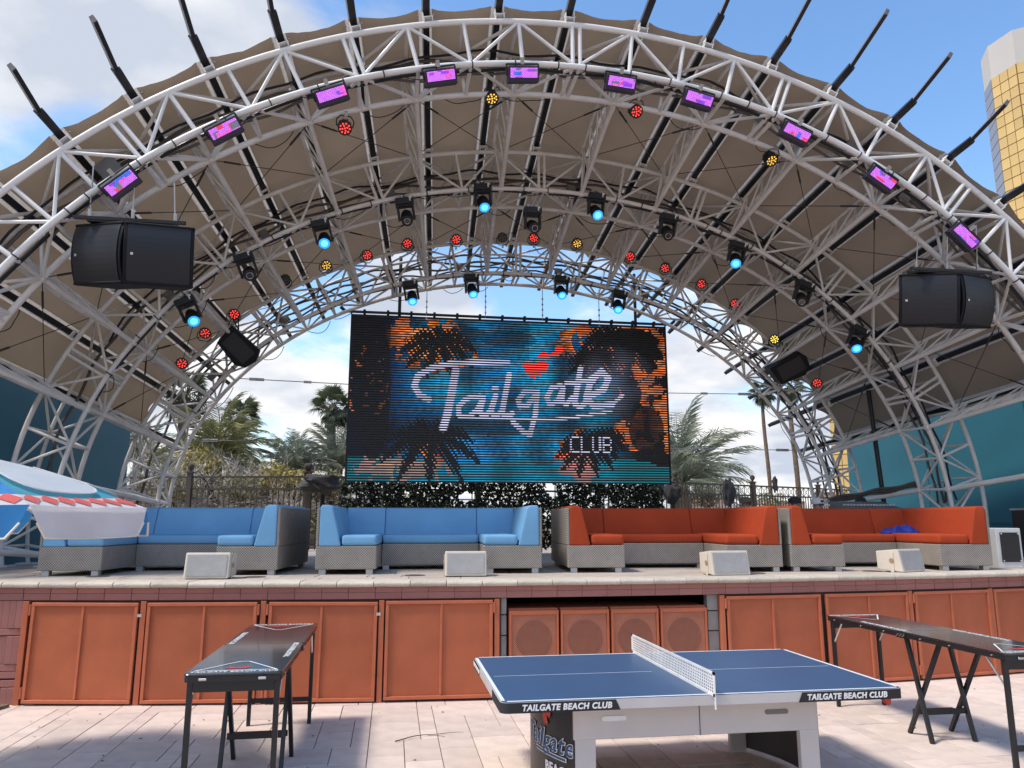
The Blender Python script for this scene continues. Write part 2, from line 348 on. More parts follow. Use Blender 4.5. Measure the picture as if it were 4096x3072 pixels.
# pavers that can be told apart: a random ashlar lay, joints along the view
U = 0.15; GX0, GY0 = -5.25, 5.4; NX, NY = 96, 25
occ = [[False] * NY for _ in range(NX)]
pm = {}
def paver_mesh(w, h):
    if (w, h) not in pm:
        pm[(w, h)] = MB().box((0, 0, -0.012), (w * U - 0.007, h * U - 0.007, 0.024)).mesh('paver', paver, bevel=0.003, seg=1)
    return pm[(w, h)]
sizes = [(2, 3), (3, 2), (3, 3), (2, 4), (2, 3), (3, 4), (4, 3), (2, 2), (1, 2), (2, 1), (1, 1), (1, 3), (3, 1)]
npv = 0
for j in range(NY):
    for i in range(NX):
        if occ[i][j]: continue
        cand = sizes[:7]; rnd.shuffle(cand)
        for w, h in cand + sizes[7:]:
            if i + w <= NX and j + h <= NY and not any(occ[a][b] for a in range(i, i + w) for b in range(j, j + h)):
                for a in range(i, i + w):
                    for b in range(j, j + h): occ[a][b] = True
                cxp, cyp = GX0 + (i + w / 2) * U, GY0 + (j + h / 2) * U
                if cxp < -0.53 * cyp - 0.2 or cxp > 1.0 * cyp + 0.3 or cyp - h * U / 2 > onarc(cxp) - 0.02: break
                o = link('paver', paver_mesh(w, h), pz, (cxp, cyp, rnd.uniform(-0.0015, 0.0015)))
                npv += 1; break
# the rest of the paving, nearer than the picture's edge and beyond it
MBp = MB()
MBp.add([(-9, -9, -0.004), (14, -9, -0.004), (14, 5.39, -0.004), (-9, 5.39, -0.004)], [(0, 1, 2, 3)])
pv = MBp.build('paving_field', ground_mat(), pz)

# ================================================================== STAGE
stage = thing('stage', 'raised curved stage with cream stone edge, clay tiles and terracotta access doors', 'stage', (XA, 8.4, 0))
def SP(p): return (p[0] - XA, p[1] - 8.4, p[2])
xs = [-9 + 23 * i / 60 for i in range(61)]
mb = MB()
# deck slab and wall body
vs = []; fs = []
for x in xs:
    y = onarc(x, 0.03)
    vs += [SP((x, y, SZ - 0.03)), SP((x, 26 if x > 5 else 19.6, SZ - 0.03))]
for i in range(60): fs.append((2 * i, 2 * i + 2, 2 * i + 3, 2 * i + 1))
mb.add(vs, fs); mb.build('deck', deckm, stage)
# backing wall in three runs (open where the subwoofers stand)
def wallrun(xa, xb, z0, z1, off, name, m, th=0.12):
    b = MB(); k = max(2, int((xb - xa) / 0.4)); v = []
    for i in range(k + 1):
        x = xa + (xb - xa) * i / k; y = onarc(x, off)
        v += [SP((x, y, z0)), SP((x, y, z1)), SP((x, y + th, z1)), SP((x, y + th, z0))]
    f = []
    for i in range(k):
        a = 4 * i
        for q in range(4): f.append((a + q, a + 4 + q, a + 4 + (q + 1) % 4, a + (q + 1) % 4))
    f += [(0, 1, 2, 3), (4 * k + 3, 4 * k + 2, 4 * k + 1, 4 * k)]
    b.add(v, f); return b.build(name, m, stage)
wallrun(-9, 1.20, -0.05, 1.05, 0.035, 'wall_body', mortar)
wallrun(3.72, 14, -0.05, 1.05, 0.035, 'wall_body', mortar)
wallrun(-9, 14, 1.05, 1.20, 0.035, 'lintel', mortar)
# the niche for the subwoofers
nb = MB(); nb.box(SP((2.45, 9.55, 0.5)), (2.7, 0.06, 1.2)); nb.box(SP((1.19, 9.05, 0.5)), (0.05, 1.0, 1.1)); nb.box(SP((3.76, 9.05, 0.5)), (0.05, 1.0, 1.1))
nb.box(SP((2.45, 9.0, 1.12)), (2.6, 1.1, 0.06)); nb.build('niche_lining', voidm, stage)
for z0, z1 in ((0.0, 0.20), (0.21, 0.42), (0.43, 0.64), (0.65, 0.86), (0.87, 1.045)):
    for xc in (3.66, 1.235): MB().box((0, 0, 0), (0.13 if xc > 2 else 0.06, 0.10, z1 - z0)).build('block', concrete, stage, loc=SP((xc, onarc(xc, 0.10), (z0 + z1) / 2)), bevel=0.004, seg=1)
# clay tiles: two rows under the coping
tm = MB().box((0, 0, 0), (0.2805, 0.03, 0.0685)).mesh('wall_tile', tile, bevel=0.0015, seg=1)
k = -22
for i in range(-27, 34):
    x = XA + (i + 0.46) * 0.2835
    if x < -5.6 or x > 11.5: continue
    for z in (1.085, 1.156):
        o = link('wall_tile', tm, stage, SP((x, onarc(x, 0.012), z))); o.rotation_euler.z = math.atan((x - XA) / 36)
# basket-weave tiles left of the doors
tv = MB().box((0, 0, 0), (0.0665, 0.03, 0.28)).mesh('wall_tile', tile, bevel=0.003, seg=1)
th_ = MB().box((0, 0, 0), (0.2775, 0.03, 0.066)).mesh('wall_tile', tile, bevel=0.003, seg=1)
for cxi in range(5):
    x0 = -4.09 + 0.255 - cxi * 0.284 - 0.142
    for q in range(4):
        x = x0 - 0.142 + 0.0355 + q * 0.071
        for z in (0.905, 0.545, 0.03): link('wall_tile', tv, stage, SP((x, onarc(x, 0.012), z)))
    for z in (0.727, 0.367, 0.295, 0.21): link('wall_tile', th_, stage, SP((x0, onarc(x0, 0.012), z)))
# coping stones with a rounded nose
prof = [(0.30, 0.0), (0.30, 0.062), (0.0, 0.062), (-0.022, 0.058), (-0.038, 0.045), (-0.044, 0.028), (-0.038, 0.010), (-0.02, 0.0)]
cm = MB().prism(prof, 'x', -0.1915, 0.1915).mesh('coping_stone', coping, smooth=True)
for i in range(-20, 25):
    x = XA + (i - 0.14) * 0.3885
    if x < -6.2 or x > 12: continue
    o = link('coping_stone', cm, stage, SP((x, onarc(x, -0.012), SZ - 0.052 + rnd.uniform(-0.002, 0.002)))); o.rotation_euler.z = math.atan((x - XA) / 36)
# deck pavers behind the coping
dm = {}
for w in (0.40, 0.60, 0.80): dm[w] = MB().box((0, 0, 0), (w - 0.008, 0.392, 0.03)).mesh('deck_paver', deckm, bevel=0.003, seg=1)
for r in range(8):
    x = -6.2 + 0.13 * r
    while x < 11.0:
        w = rnd.choice((0.40, 0.60, 0.60, 0.80)); xc = x + w / 2; x += w
        y = onarc(xc, 0.30 + 0.2 + r * 0.40)
        if xc < -0.56 * y or xc > 0.99 * y: continue
        o = link('deck_paver', dm[w], stage, SP((xc, y, SZ - 0.012 + rnd.uniform(-0.0015, 0.0015)))); o.rotation_euler.z = math.atan((xc - XA) / 36)
# round floor covers
dc = MB().lathe([(0.13, 0), (0.13, 0.004), (0.12, 0.006)], 24).mesh('floor_cover', mat('bronze_floor_cover', (0.11, 0.10, 0.095), 0.5, metal=0.3))
for x, y in ((-3.4, 9.72), (-1.57, 9.36), (0.28, 9.36), (4.5, 9.0), (6.2, 8.98), (7.8, 9.04)):
    link('floor_cover', dc, stage, SP((x, max(y, onarc(x, 0.62)), SZ + 0.003)))
# access doors
def door(xa, xb, hinge, lean=0.0, dz=0.0):
    x0, x1 = xa, xb; w = x1 - x0; xc = (x0 + x1) / 2; H = 1.005; fw = 0.034
    ya, yb = onarc(x0), onarc(x1); rz = atan2(yb - ya, w); yc = (ya + yb) / 2 - 0.012
    pnl = MB().box((0, 0.0, H / 2), (w - 0.02, 0.012, H - 0.02)).build('access_door', orange, stage, loc=SP((xc, yc, 0.022 + dz)))
    pnl.rotation_euler = (0, lean, rz)
    f = [((0, -0.012, H - fw / 2), (w, 0.036, fw)), ((0, -0.012, fw / 2), (w, 0.036, fw)), ((-w / 2 + fw / 2, -0.011, H / 2), (fw, 0.034, H - 2 * fw - 0.002)),
         ((w / 2 - fw / 2, -0.011, H / 2), (fw, 0.034, H - 2 * fw - 0.002))]
    for c, d in f: MB().box((0, 0, 0), d).build('door_rail', orangef, pnl, loc=c, bevel=0.003, seg=1)
    MB().box((0, 0, 0), (0.026, 0.028, H - 2 * fw - 0.002)).build('door_stile', orangef, pnl, loc=(0.02 * hinge, -0.009, H / 2), bevel=0.003, seg=1)
    if hinge:
        hm = MB().tube((0, 0, -0.055), (0, 0, 0.055), 0.012, 8)
        for z in (0.93, 0.10): hm.build('hinge', orangef, pnl, loc=(hinge * (w / 2 + 0.016), -0.022, z))
    return pnl
doors = [(-3.74, -2.62, -1), (-2.53, -1.385, 1), (-1.275, -0.135, -1), (-0.045, 1.105, 1), (3.80, 5.00, -1), (5.06, 6.205, 1), (6.30, 7.45, -1), (7.52, 8.66, 1), (8.76, 9.9, -1)]
for i, (a, b, h) in enumerate(doors): door(a, b, h, (0.004, -0.002, 0.006, 0.0, 0, 0.002, 0, 0, 0)[i], (0, 0, -0.002, 0.004, 0, 0, 0, 0, 0)[i])
for x in (-3.80, -2.575, -1.33, -0.09, 1.15, 3.75, 6.252, 7.485, 8.71):
    MB().box((0, 0, 0.52), (0.055, 0.06, 1.04)).build('door_post', orangef, stage, loc=SP((x, onarc(x, 0.004), 0.0)), bevel=0.003, seg=1)
for a in (-2.60, -0.12): MB().box((0, 0, 0), (0.045, 0.006, 0.03)).build('latch_plate', silver, stage, loc=SP((a, onarc(a) - 0.052, 0.90)))
# subwoofers in the niche
for i in range(4):
    x0 = 1.285 + i * 0.575; sx = x0 + 0.28
    t = thing('subwoofer', f'terracotta subwoofer with mesh grille in the stage niche, {ORD[i]} from the left', 'speaker', (sx, 8.455, 0.0), 0, 'subwoofers under the stage')
    MB().box((0, 0.30, 0.465), (0.55, 0.60, 0.93)).build('cabinet', orange, t, bevel=0.006, seg=1)
    MB().box((0, -0.018, 0.44), (0.49, 0.012, 0.84)).build('grille', subg, t)
    for c, d in (((-0.262, -0.02, 0.46), (0.026, 0.04, 0.90)), ((0.262, -0.02, 0.46), (0.026, 0.04, 0.90)), ((0, -0.02, 0.885), (0.498, 0.04, 0.045)), ((0, -0.02, 0.03), (0.498, 0.04, 0.03))):
        MB().box((0, 0, 0), d).build('grille_frame', orangef, t, loc=c, bevel=0.004, seg=1)
    rg = MB()
    for k in range(28):
        a, b = 2 * pi * k / 28, 2 * pi * (k + 1) / 28
        rg.tube((0.20 * cos(a), 0, 0.20 * sin(a)), (0.20 * cos(b), 0, 0.20 * sin(b)), 0.004, 6, caps=False)
    MB().add([(0.20 * cos(2 * pi * k / 32), 0, 0.20 * sin(2 * pi * k / 32)) for k in range(32)], [tuple(range(32))]).build('speaker_cone', pattern_mat('terracotta_mesh_dark', (0.08, 0.022, 0.014), (0.44, 0.16, 0.09), 'perf', 0.020, 0.6, 0.5), t, loc=(0, -0.027, 0.60), fixn=False)  # disc of darker mesh before the grille, marking the cone behind it

# ================================================================== ARCH TRUSSES
CO = {'FA': (8.874, 0.576, -0.122, 0), 'FB': (8.221, 0.682, -0.311, 0), 'FC': (8.236, 0.70, -0.33, 0),
      'MA': (8.227, 0.899, -0.598, 0.046), 'MB': (7.548, 0.918, -0.672, 0.086), 'MC': (7.554, 0.912, -0.561, 0.027),
      'RA': (7.521, 0.736, -0.33, -0.052), 'RB': (6.866, 0.777, -0.376, -0.055), 'RC': (6.853, 0.709, -0.261, -0.099)}
YC = {'FA': 9.4, 'FB': 9.4, 'FC': 10.2, 'FD': 10.2, 'MA': 12.0, 'MB': 12.0, 'MC': 12.8, 'MD': 12.8, 'RA': 14.5, 'RB': 14.5, 'RC': 15.2, 'RD': 15.2}
for q in 'FMR': CO[q + 'D'] = CO[q + 'A']
def rad(ch, deg):
    t = radians(deg); a = CO[ch]; return a[0] + a[1] * t ** 2 + a[2] * t ** 4 + a[3] * t ** 6
def pt(ch, deg, dr=0.0, dy=0.0):
    r = rad(ch, deg) + dr; t = radians(deg); return Vector((XA + r * sin(t), YC[ch] + dy, r * cos(t)))
PN = [5.4, 15.6, 26.5, 36.5, 46.0, 54.5, 63.2, 71.5, 79.2]
MN = [0.0, 10.5, 21.0, 31.4, 41.3, 50.3, 58.9, 67.4, 75.4]
RAILS = [-63.0, -57.3, -51.2, -45.1, -38.9, -32.7, -26.3, -20.0, -13.6, -7.1, -0.6, 6.4, 12.8, 19.3, 25.6, 32.1, 38.4, 44.8, 51.0, 57.0, 63.0]
def endphi(ch):
    lo = 60.0
    while lo < 88 and rad(ch, lo) * cos(radians(lo)) > SZ: lo += 0.1
    return lo
WHERE = {'F': 'front', 'M': 'middle', 'R': 'rear'}
trusses = {}
for T in 'FMR':
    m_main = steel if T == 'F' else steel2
    tr = thing('arch_truss', f'white steel tube arch truss over the stage, {WHERE[T]}most of the three' if T != 'M' else 'white steel tube arch truss over the stage, middle of the three',
               'truss', (XA, YC[T + 'A'], SZ), 0, 'arch trusses of the stage roof')
    off = Vector((XA, YC[T + 'A'], SZ)); trusses[T] = tr
    for ch in 'ABCD':
        e = endphi(T + ch); n = 100
        pts = [pt(T + ch, -e + 2 * e * i / n) - off for i in range(n + 1)]
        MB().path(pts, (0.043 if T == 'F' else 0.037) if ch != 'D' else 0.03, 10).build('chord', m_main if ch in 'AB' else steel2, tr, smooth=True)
    nodes = sorted([(-a, 'P') for a in PN] + [(a, 'P') for a in PN] + [(-a, 'M') for a in MN[1:]] + [(a, 'M') for a in MN])
    def brace(p, q, r, m=m_main):
        MB().tube(p - off, q - off, r * (1 if T == 'F' else 0.84), 8, caps=False).build('brace', m, tr, smooth=True)
    for i, (a, kd) in enumerate(nodes):
        dbl = kd == 'M' and any(abs(abs(a) - v) < 0.1 for v in (0.0, 21.0, 41.3, 58.9, 75.4))
        for (c1, c2) in (('A', 'B'), ('B', 'C'), ('C', 'D'), ('D', 'A')):
            if abs(a) > 80: continue
            if dbl and (c1, c2) in (('A', 'B'), ('B', 'C')):
                da = math.degrees(0.052 / 8.2)
                brace(pt(T + c1, a - da), pt(T + c2, a - da), 0.030); brace(pt(T + c1, a + da), pt(T + c2, a + da), 0.030)
                p1, p2 = pt(T + c1, a), pt(T + c2, a)
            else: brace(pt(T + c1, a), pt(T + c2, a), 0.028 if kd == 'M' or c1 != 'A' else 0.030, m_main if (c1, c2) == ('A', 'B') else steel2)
        if i + 1 < len(nodes):
            b, kb = nodes[i + 1]; pa, ma = (a, b) if kd == 'P' else (b, a)
            for (cp, cm_) in (('A', 'B'), ('C', 'B'), ('C', 'D'), ('A', 'D')):
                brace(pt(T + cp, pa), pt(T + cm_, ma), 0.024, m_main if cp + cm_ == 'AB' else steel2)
    # rail saddles
    sm = MB().box((0, 0, 0.04), (0.15, 0.10, 0.012)).box((-0.06, 0, 0.05), (0.012, 0.10, 0.13)).box((0.06, 0, 0.05), (0.012, 0.10, 0.13)).mesh('rail_saddle', steel)
    for a in RAILS:
        t = radians(a); link('rail_saddle', sm, tr, mtx=frame(pt(T + 'A', a, 0.05) - off, (cos(t), 0, -sin(t)), (0, 1, 0), (sin(t), 0, cos(t))))
    # conduits running round inside the box of the truss
    for k, (dr, dy, r_, ph, m_) in enumerate(((-0.16, 0.70, 0.026, 0.0, conduit), (-0.26, 0.66, 0.024, 1.3, conduit), (-0.34, 0.72, 0.020, 2.1, conduit), (-0.10, 0.6, 0.018, 4.0, blackm))):
        e = 74; pts = []; lo_ = -e if k == 0 else -44 - 4 * k
        for i in range(91):
            a = lo_ + (e - lo_) * i / 90
            w = 0.035 * sin(a * 0.31 + ph) + 0.03 * sin(a * 0.83 + 2 * ph)
            pts.append(pt(T + 'A', a, dr + w, dy + 0.03 * sin(a * 0.5 + ph)) - off)
        MB().path(pts, r_, 6).build('conduit', m_, tr, smooth=True)
    # dark pipe the fixtures hang from, and a thin cable clipped to the lower chord
    pts = [pt(T + 'B', -62 + 124 * i / 80, 0.01 + 0.012 * sin(i * 0.9), 0.16) - off for i in range(81)]
    MB().path(pts, 0.026 if T == 'F' else 0.018, 8).build('fixture_pipe', railm, tr, smooth=True)
    for q in range(26):
        a = -60 + 120 * q / 25 + rnd.uniform(-1, 1); ch = rnd.choice(('B', 'C') if T != 'R' else ('B', 'C', 'A')); span = rnd.uniform(2, 5); sg = rnd.uniform(0.04, 0.16)
        pts = [pt(T + ch, a + span * s / 8, -0.05 - sg * sin(pi * s / 8), 0.03 * sin(s)) - off for s in range(9)]
        MB().path(pts, 0.007, 5).build('hanging_cable', blackm, tr)
    for q in range(8):   # junction boxes
        a = -50 + 100 * q / 7 + rnd.uniform(-3, 3); t = radians(a)
        MB().box((0, 0, 0), (0.16, 0.08, 0.13)).box((0, -0.05, 0), (0.12, 0.02, 0.09)).build('junction_box', mat('grey_box', (0.17, 0.165, 0.16), 0.6), tr, bevel=0.006, seg=1
             ).matrix_local = frame(pt(T + 'A', a, -0.30, 0.62) - off, (cos(t), 0, -sin(t)), (0, 1, 0), (sin(t), 0, cos(t)))
    tie = MB().tube((-0.008, 0, 0), (0.008, 0, 0), 0.05, 10).mesh('cable_tie', blackm)
    for q in range(30):
        a = -58 + 4 * q + rnd.uniform(-1.2, 1.2); X_, R_ = Vector((cos(radians(a)), 0, -sin(radians(a)))), Vector((sin(radians(a)), 0, cos(radians(a))))
        link('cable_tie', tie, tr, mtx=frame(pt(T + 'B', a) - off, X_, Vector((0, 1, 0)), R_))
    if T == 'F':
        for q, a in enumerate((-44, 31)):
            t = radians(a); MB().box((0, 0, 0), (0.28, 0.14, 0.34)).build('junction_box', mat('grey_box', (0.17, 0.165, 0.16), 0.6), tr, bevel=0.008, seg=1
             ).matrix_local = frame(pt('FA', a, -0.25, 0.55) - off, (cos(t), 0, -sin(t)), (0, 1, 0), (sin(t), 0, cos(t)))
    for a in (-1, 1):
        for ch in 'ABCD':
            p = pt(T + ch, a * endphi(T + ch)) - off
            MB().box((p.x, p.y, 0.012), (0.26, 0.26, 0.024)).build('base_plate', steel2, tr, bevel=0.004, seg=1)

# ================================================================== ROOF: fabric, rails, purlins, ties
ro = Vector((XA, 12.0, SZ))
roof = thing('stage_roof', 'tan tensioned fabric roof on black rails above the arch trusses', 'roof', ro)
def surf(a, Y, dr=0.13):
    f, m_, r_ = rad('FA', a), rad('MA', a), rad('RA', a)
    if Y < 12: r = f + (Y - 9.4) * (m_ - f) / 2.6
    else: r = m_ + (Y - 12.0) * (r_ - m_) / 2.5
    # a gentle blend keeps the rails straight over the middle arch
    s = f + (Y - 9.4) * (r_ - f) / 5.1
    r = 0.35 * r + 0.65 * s + dr; t = radians(a)
    return Vector((XA + r * sin(t), Y, r * cos(t)))
YF, YR = 9.43, 15.05
for i in range(len(RAILS) - 1):
    a, b = RAILS[i], RAILS[i + 1]; v = []; f = []; nu, nv = 10, 22
    pb = 0.088 / 8.5 * 57.3
    for j in range(nv + 1):
        for q in range(nu + 1):
            u = q / nu; w = j / nv; ph = a + pb + (b - a - 2 * pb) * u; sag = 4 * u * (1 - u)
            Y = (YF + 0.055 * sag) * (1 - w) + (YR - 0.22 * sag) * w
            p = surf(ph, Y, 0.27 - 0.018 * sag + (0.022 * mnoise.noise(Vector((ph * 0.5 + Y * 0.5, Y * 1.1, 3.1))) + 0.014 * mnoise.noise(Vector((ph * 0.9, Y * 2.7 + ph * 0.6, 8.0)))) * min(1, 3 * sag))
            v.append(p - ro)
    for j in range(nv):
        for q in range(nu): f.append((j * (nu + 1) + q, j * (nu + 1) + q + 1, (j + 1) * (nu + 1) + q + 1, (j + 1) * (nu + 1) + q))
    MB().add(v, f).build('canopy_panel', fabric, roof, smooth=True, fixn=False)
for i, a in enumerate(RAILS):
    t = radians(a); X = Vector((cos(t), 0, -sin(t)))
    y0 = 8.10 + 0.0002 * (abs(a) ** 2) if a > 0 else 8.24 + 0.0001 * a * a; y1 = 16.45
    if abs(a) > 60: y0, y1 = 8.6, 16.0
    def railpt(Y, dr): return Vector((-0.13 * sin(t), 0, 0.13)) * max(0, 9.05 - Y) / 0.9 + surf(a, min(max(Y, 9.4), 14.5), dr) + (surf(a, 9.4, dr) - surf(a, 10.4, dr)) * max(0, 9.4 - Y) + (surf(a, 14.5, dr) - surf(a, 13.5, dr)) * max(0, Y - 14.5)
    def bar(ya, yb, w, d0, d1, name, m, par):
        p = [railpt(ya, d0), railpt(ya, d1), railpt(yb, d0), railpt(yb, d1)]; v = []
        for q in p: v += [q - X * w / 2 - ro, q + X * w / 2 - ro]
        b = MB().add(v, [(0, 1, 3, 2), (4, 6, 7, 5), (0, 4, 5, 1), (2, 3, 7, 6), (0, 2, 6, 4), (1, 5, 7, 3)])
        return b.build(name, m, par)
    r0 = bar(9.05, 15.4, 0.088, 0.18, 0.29, 'rail', railm, roof)
    bar(y0, 9.06, 0.05, 0.186, 0.191, 'rail_underside', railm, r0); bar(y0 - 0.001, 9.05, 0.054, 0.194, 0.285, 'rail_extension', railg, r0)
    bar(9.0, 9.55, 0.098, 0.168, 0.21, 'rail_sleeve', railm, r0)
    bar(15.39, y1, 0.075, 0.19, 0.29, 'rail_tail', railm, r0)
    for s in (-1, 1):
        v = []; f = []
        for j in range(13):
            Y = YF + (YR - YF) * j / 12; p = railpt(Y, 0.262 + 0.003 * rnd.random()); v += [p + X * s * 0.040 - ro, p + X * s * 0.100 - ro]
        for j in range(12): f.append((2 * j, 2 * j + 1, 2 * j + 3, 2 * j + 2))
        MB().add(v, f).build('fabric_edge', strip, r0, fixn=False)
        MB().lathe([(0.013, 0), (0.013, 0.012)], 8).build('grommet', silver, r0, loc=surf(a + s * 0.7, YF + 0.04, 0.205) - ro)
for s in (-1, 1):
    for i, a in enumerate(PN):
        a *= s
        for (p0, p1, q0, q1) in (('FD', 'MA', 'FC', 'MB'), ('MD', 'RA', 'MC', 'RB')):
            A, B, C_, E_ = pt(p0, a) - ro, pt(p1, a) - ro, pt(q0, a) - ro, pt(q1, a) - ro
            b = MB()
            if i >= 7: b.tube(C_, E_, 0.045, 8)
            else:
                tg = Vector((cos(radians(a)), 0, -sin(radians(a)))) * 0.085; b.tube(C_, E_, 0.038, 8); b.tube(A + tg, B + tg, 0.026, 8); b.tube(A - tg, B - tg, 0.026, 8)
                if i == 6: b.tube(C_ * 0.5 + A * 0.5, E_ * 0.5 + B * 0.5, 0.055, 8)
                n = 4
                for q in range(n):
                    u, w, h = q / n, (q + 1) / n, (q + 0.5) / n
                    b.tube(C_.lerp(E_, u), A.lerp(B, h) + tg, 0.016, 6); b.tube(A.lerp(B, h) + tg, C_.lerp(E_, w), 0.016, 6); b.tube(C_.lerp(E_, u), A.lerp(B, h) - tg, 0.016, 6); b.tube(A.lerp(B, h) - tg, C_.lerp(E_, w), 0.016, 6)
            o = b.build('purlin', steel2, roof, smooth=True)
            for e in (C_, E_): MB().box(e, (0.10, 0.10, 0.10)).build('node_plate', steel2, o, bevel=0.03, seg=2)
    allp = [-x for x in reversed(PN[:7])] + PN[:7]
if True:
    for i in range(len(allp) - 1):
        for (c1, c2) in (('FC', 'MA'), ('MC', 'RA')):
            for (a, b) in ((allp[i], allp[i + 1]), (allp[i + 1], allp[i])):
                p, q = pt(c1, a) - ro, pt(c2, b) - ro; d = (q - p).normalized()
                MB().tube(p, q, 0.0065, 5).tube(p + d * 0.25, p + d * 0.55, 0.016, 6).build('tie_cable', wire, roof)

# side walls below the fabric
for s, lab in ((-1, 'dark teal painted side wall left of the stage'), (1, 'teal painted side wall right of the stage')):
    x0, x1 = XA + s * 9.3, XA + s * (8.22 if s > 0 else 7.8); y0, y1 = 9.7, 16.3
    d = Vector((x1 - x0, y1 - y0, 0)); L = d.length; d.normalize(); nrm = Vector((-s * d.y, s * d.x, 0))
    w = thing('side_wall', lab, 'wall', (x0, y0, SZ), 0)
    npan = 3
    for i in range(npan):
        u0, u1 = L * i / npan + 0.006, L * (i + 1) / npan - 0.006
        c = d * ((u0 + u1) / 2); b = MB(); rot = Matrix.Rotation(atan2(d.y, d.x), 3, 'Z')
        b.box((0, 0, 0), (u1 - u0, 0.12, 3.4)); o = b.build('wall_panel', teal, w, loc=(c.x, c.y, 1.66)); o.rotation_euler.z = atan2(d.y, d.x)
    o = MB().box((0, 0, 0), (L * 0.62, 0.02, 0.02)).build('wall_trim', teal, w, loc=tuple(d * L * 0.55 + Vector((-s * 0.07 * d.y * 1, s * 0.07 * d.x * 1, 0.62)))); o.rotation_euler.z = atan2(d.y, d.x)

# ================================================================== LED SCREEN
SX0, SX1, SY, SZ0, SZ1 = -0.945, 5.815, 15.35, 2.655, 6.11
scr = thing('led_screen', 'large LED screen showing a striped palm sunset with white script lettering', 'screen', ((SX0 + SX1) / 2, SY, SZ0))
SW, SH = SX1 - SX0, SZ1 - SZ0
MB().box((0, 0.07, SH / 2), (SW, 0.10, SH)).build('screen_back', black, scr)
for c, d in (((-SW / 2 - 0.012, 0.06, SH / 2), (0.024, 0.14, SH + 0.03)), ((SW / 2 + 0.012, 0.06, SH / 2), (0.024, 0.14, SH + 0.03))):
    MB().box(c, d).build('screen_side_frame', black, scr)
MB().tube((-SW / 2 - 0.15, 0.02, SH + 0.05), (SW / 2 + 0.15, 0.02, SH + 0.05), 0.03, 8).build('top_pipe', black, scr)
for i in range(14): MB().box((-SW / 2 + 0.25 + i * (SW - 0.5) / 13, 0.0, SH + 0.045), (0.05, 0.10, 0.09)).build('pipe_clamp', blackm, scr)
for s in (-1, 1): MB().tube((s * (SW / 2 + 0.12), 0.02, SH + 0.03), (s * (SW / 2 + 0.24), 0.02, SH + 0.14), 0.035, 8).build('pipe_end', black, scr)
# picture content in the screen's own coordinates (u to the right, v down), after the photograph
def uv(x, y):
    t = 400 + 0.0405 * (x - 172); b = 1463 + 0.008 * (x - 130); v = (y - t) / (b - t)
    xl = 172 - 42 * v; xr = 2148 + 37 * v; return ((x - xl) / (xr - xl), v)
def PL(*pts): return [uv(*p) for p in pts]
ASP = SW / SH
def dseg(u, v, a, b):
    ax, ay, bx, by = a[0] * ASP, a[1], b[0] * ASP, b[1]; px, py = u * ASP, v
    dx, dy = bx - ax, by - ay; L = dx * dx + dy * dy; t = 0 if L == 0 else max(0, min(1, ((px - ax) * dx + (py - ay) * dy) / L))
    return hypot(px - ax - t * dx, py - ay - t * dy)
strokes = [(PL((628, 955), (570, 925), (540, 870), (562, 805), (640, 758), (760, 728), (900, 716), (1120, 716)), 0.024),
           (PL((795, 770), (772, 900), (742, 1050), (716, 1135)), 0.030),
           (PL((945, 935), (860, 950), (812, 1000), (815, 1055), (870, 1068), (930, 1020), (968, 945)), 0.020),
           (PL((968, 945), (945, 1040), (975, 1062), (1010, 1030), (1045, 930)), 0.020), (PL((1045, 930), (1015, 1035), (1040, 1062), (1075, 1040)), 0.020), (PL((1035, 885), (1050, 885)), 0.020),
           (PL((1132, 795), (1105, 930), (1085, 1040), (1110, 1062), (1150, 1045)), 0.022),
           (PL((1300, 905), (1230, 905), (1188, 960), (1200, 1000), (1250, 990), (1312, 905), (1298, 1050), (1262, 1180), (1225, 1160), (1155, 1098)), 0.020),
           (PL((1462, 865), (1405, 880), (1372, 940), (1390, 985), (1440, 970), (1478, 880), (1468, 970), (1500, 985), (1540, 940)), 0.020),
           (PL((1592, 755), (1572, 870), (1552, 980), (1590, 1005), (1640, 960)), 0.022), (PL((1500, 850), (1680, 835)), 0.020),
           (PL((1660, 930), (1745, 890), (1775, 820), (1730, 775), (1660, 830), (1630, 940), (1680, 1000), (1800, 985)), 0.026),
           (PL((820, 1072), (1000, 1078), (1300, 1085), (1500, 1075), (1790, 1030)), 0.012),
           (PL((1800, 985), (1870, 930)), 0.014)]
sbb = []
for pl, w in strokes:
    sbb.append((min(p[0] for p in pl) - w, max(p[0] for p in pl) + w, min(p[1] for p in pl) - w, max(p[1] for p in pl) + w))
GL = {'C': '01111100001000010000100001000001111', 'L': '10000100001000010000100001000011111', 'U': '10001100011000110001100011000101110', 'B': '11110100011000111110100011000111110'}
def glyph(word, u, v, x0, x1, y0, y1):
    a, b = uv(x0, y0), uv(x1, y1)
    if not (a[0] < u < b[0] and a[1] < v < b[1]): return False
    p = (u - a[0]) / (b[0] - a[0]) * len(word); k = int(p); fx = (p - k) / 0.82
    if fx >= 1: return False
    return GL[word[k]][int((v - a[1]) / (b[1] - a[1]) * 7) * 5 + int(fx * 5)] == '1'
def blob(u, v, x, y, rx, ry):
    c = uv(x, y); return max(0.0, 1 - (((u - c[0]) * 2000 / rx) ** 2 + ((v - c[1]) * 1065 / ry) ** 2))
palms = [(690, 590, 230, 9, -0.2), (1700, 690, 190, 11, 0), (640, 1200, 300, 9, 0.2), (1640, 1240, 200, 10, 0), (1980, 620, 150, 9, 0), (1780, 560, 170, 9, 0.4), (540, 1170, 110, 7, 0.0), (1760, 1200, 130, 8, 0.3)]
fr = []
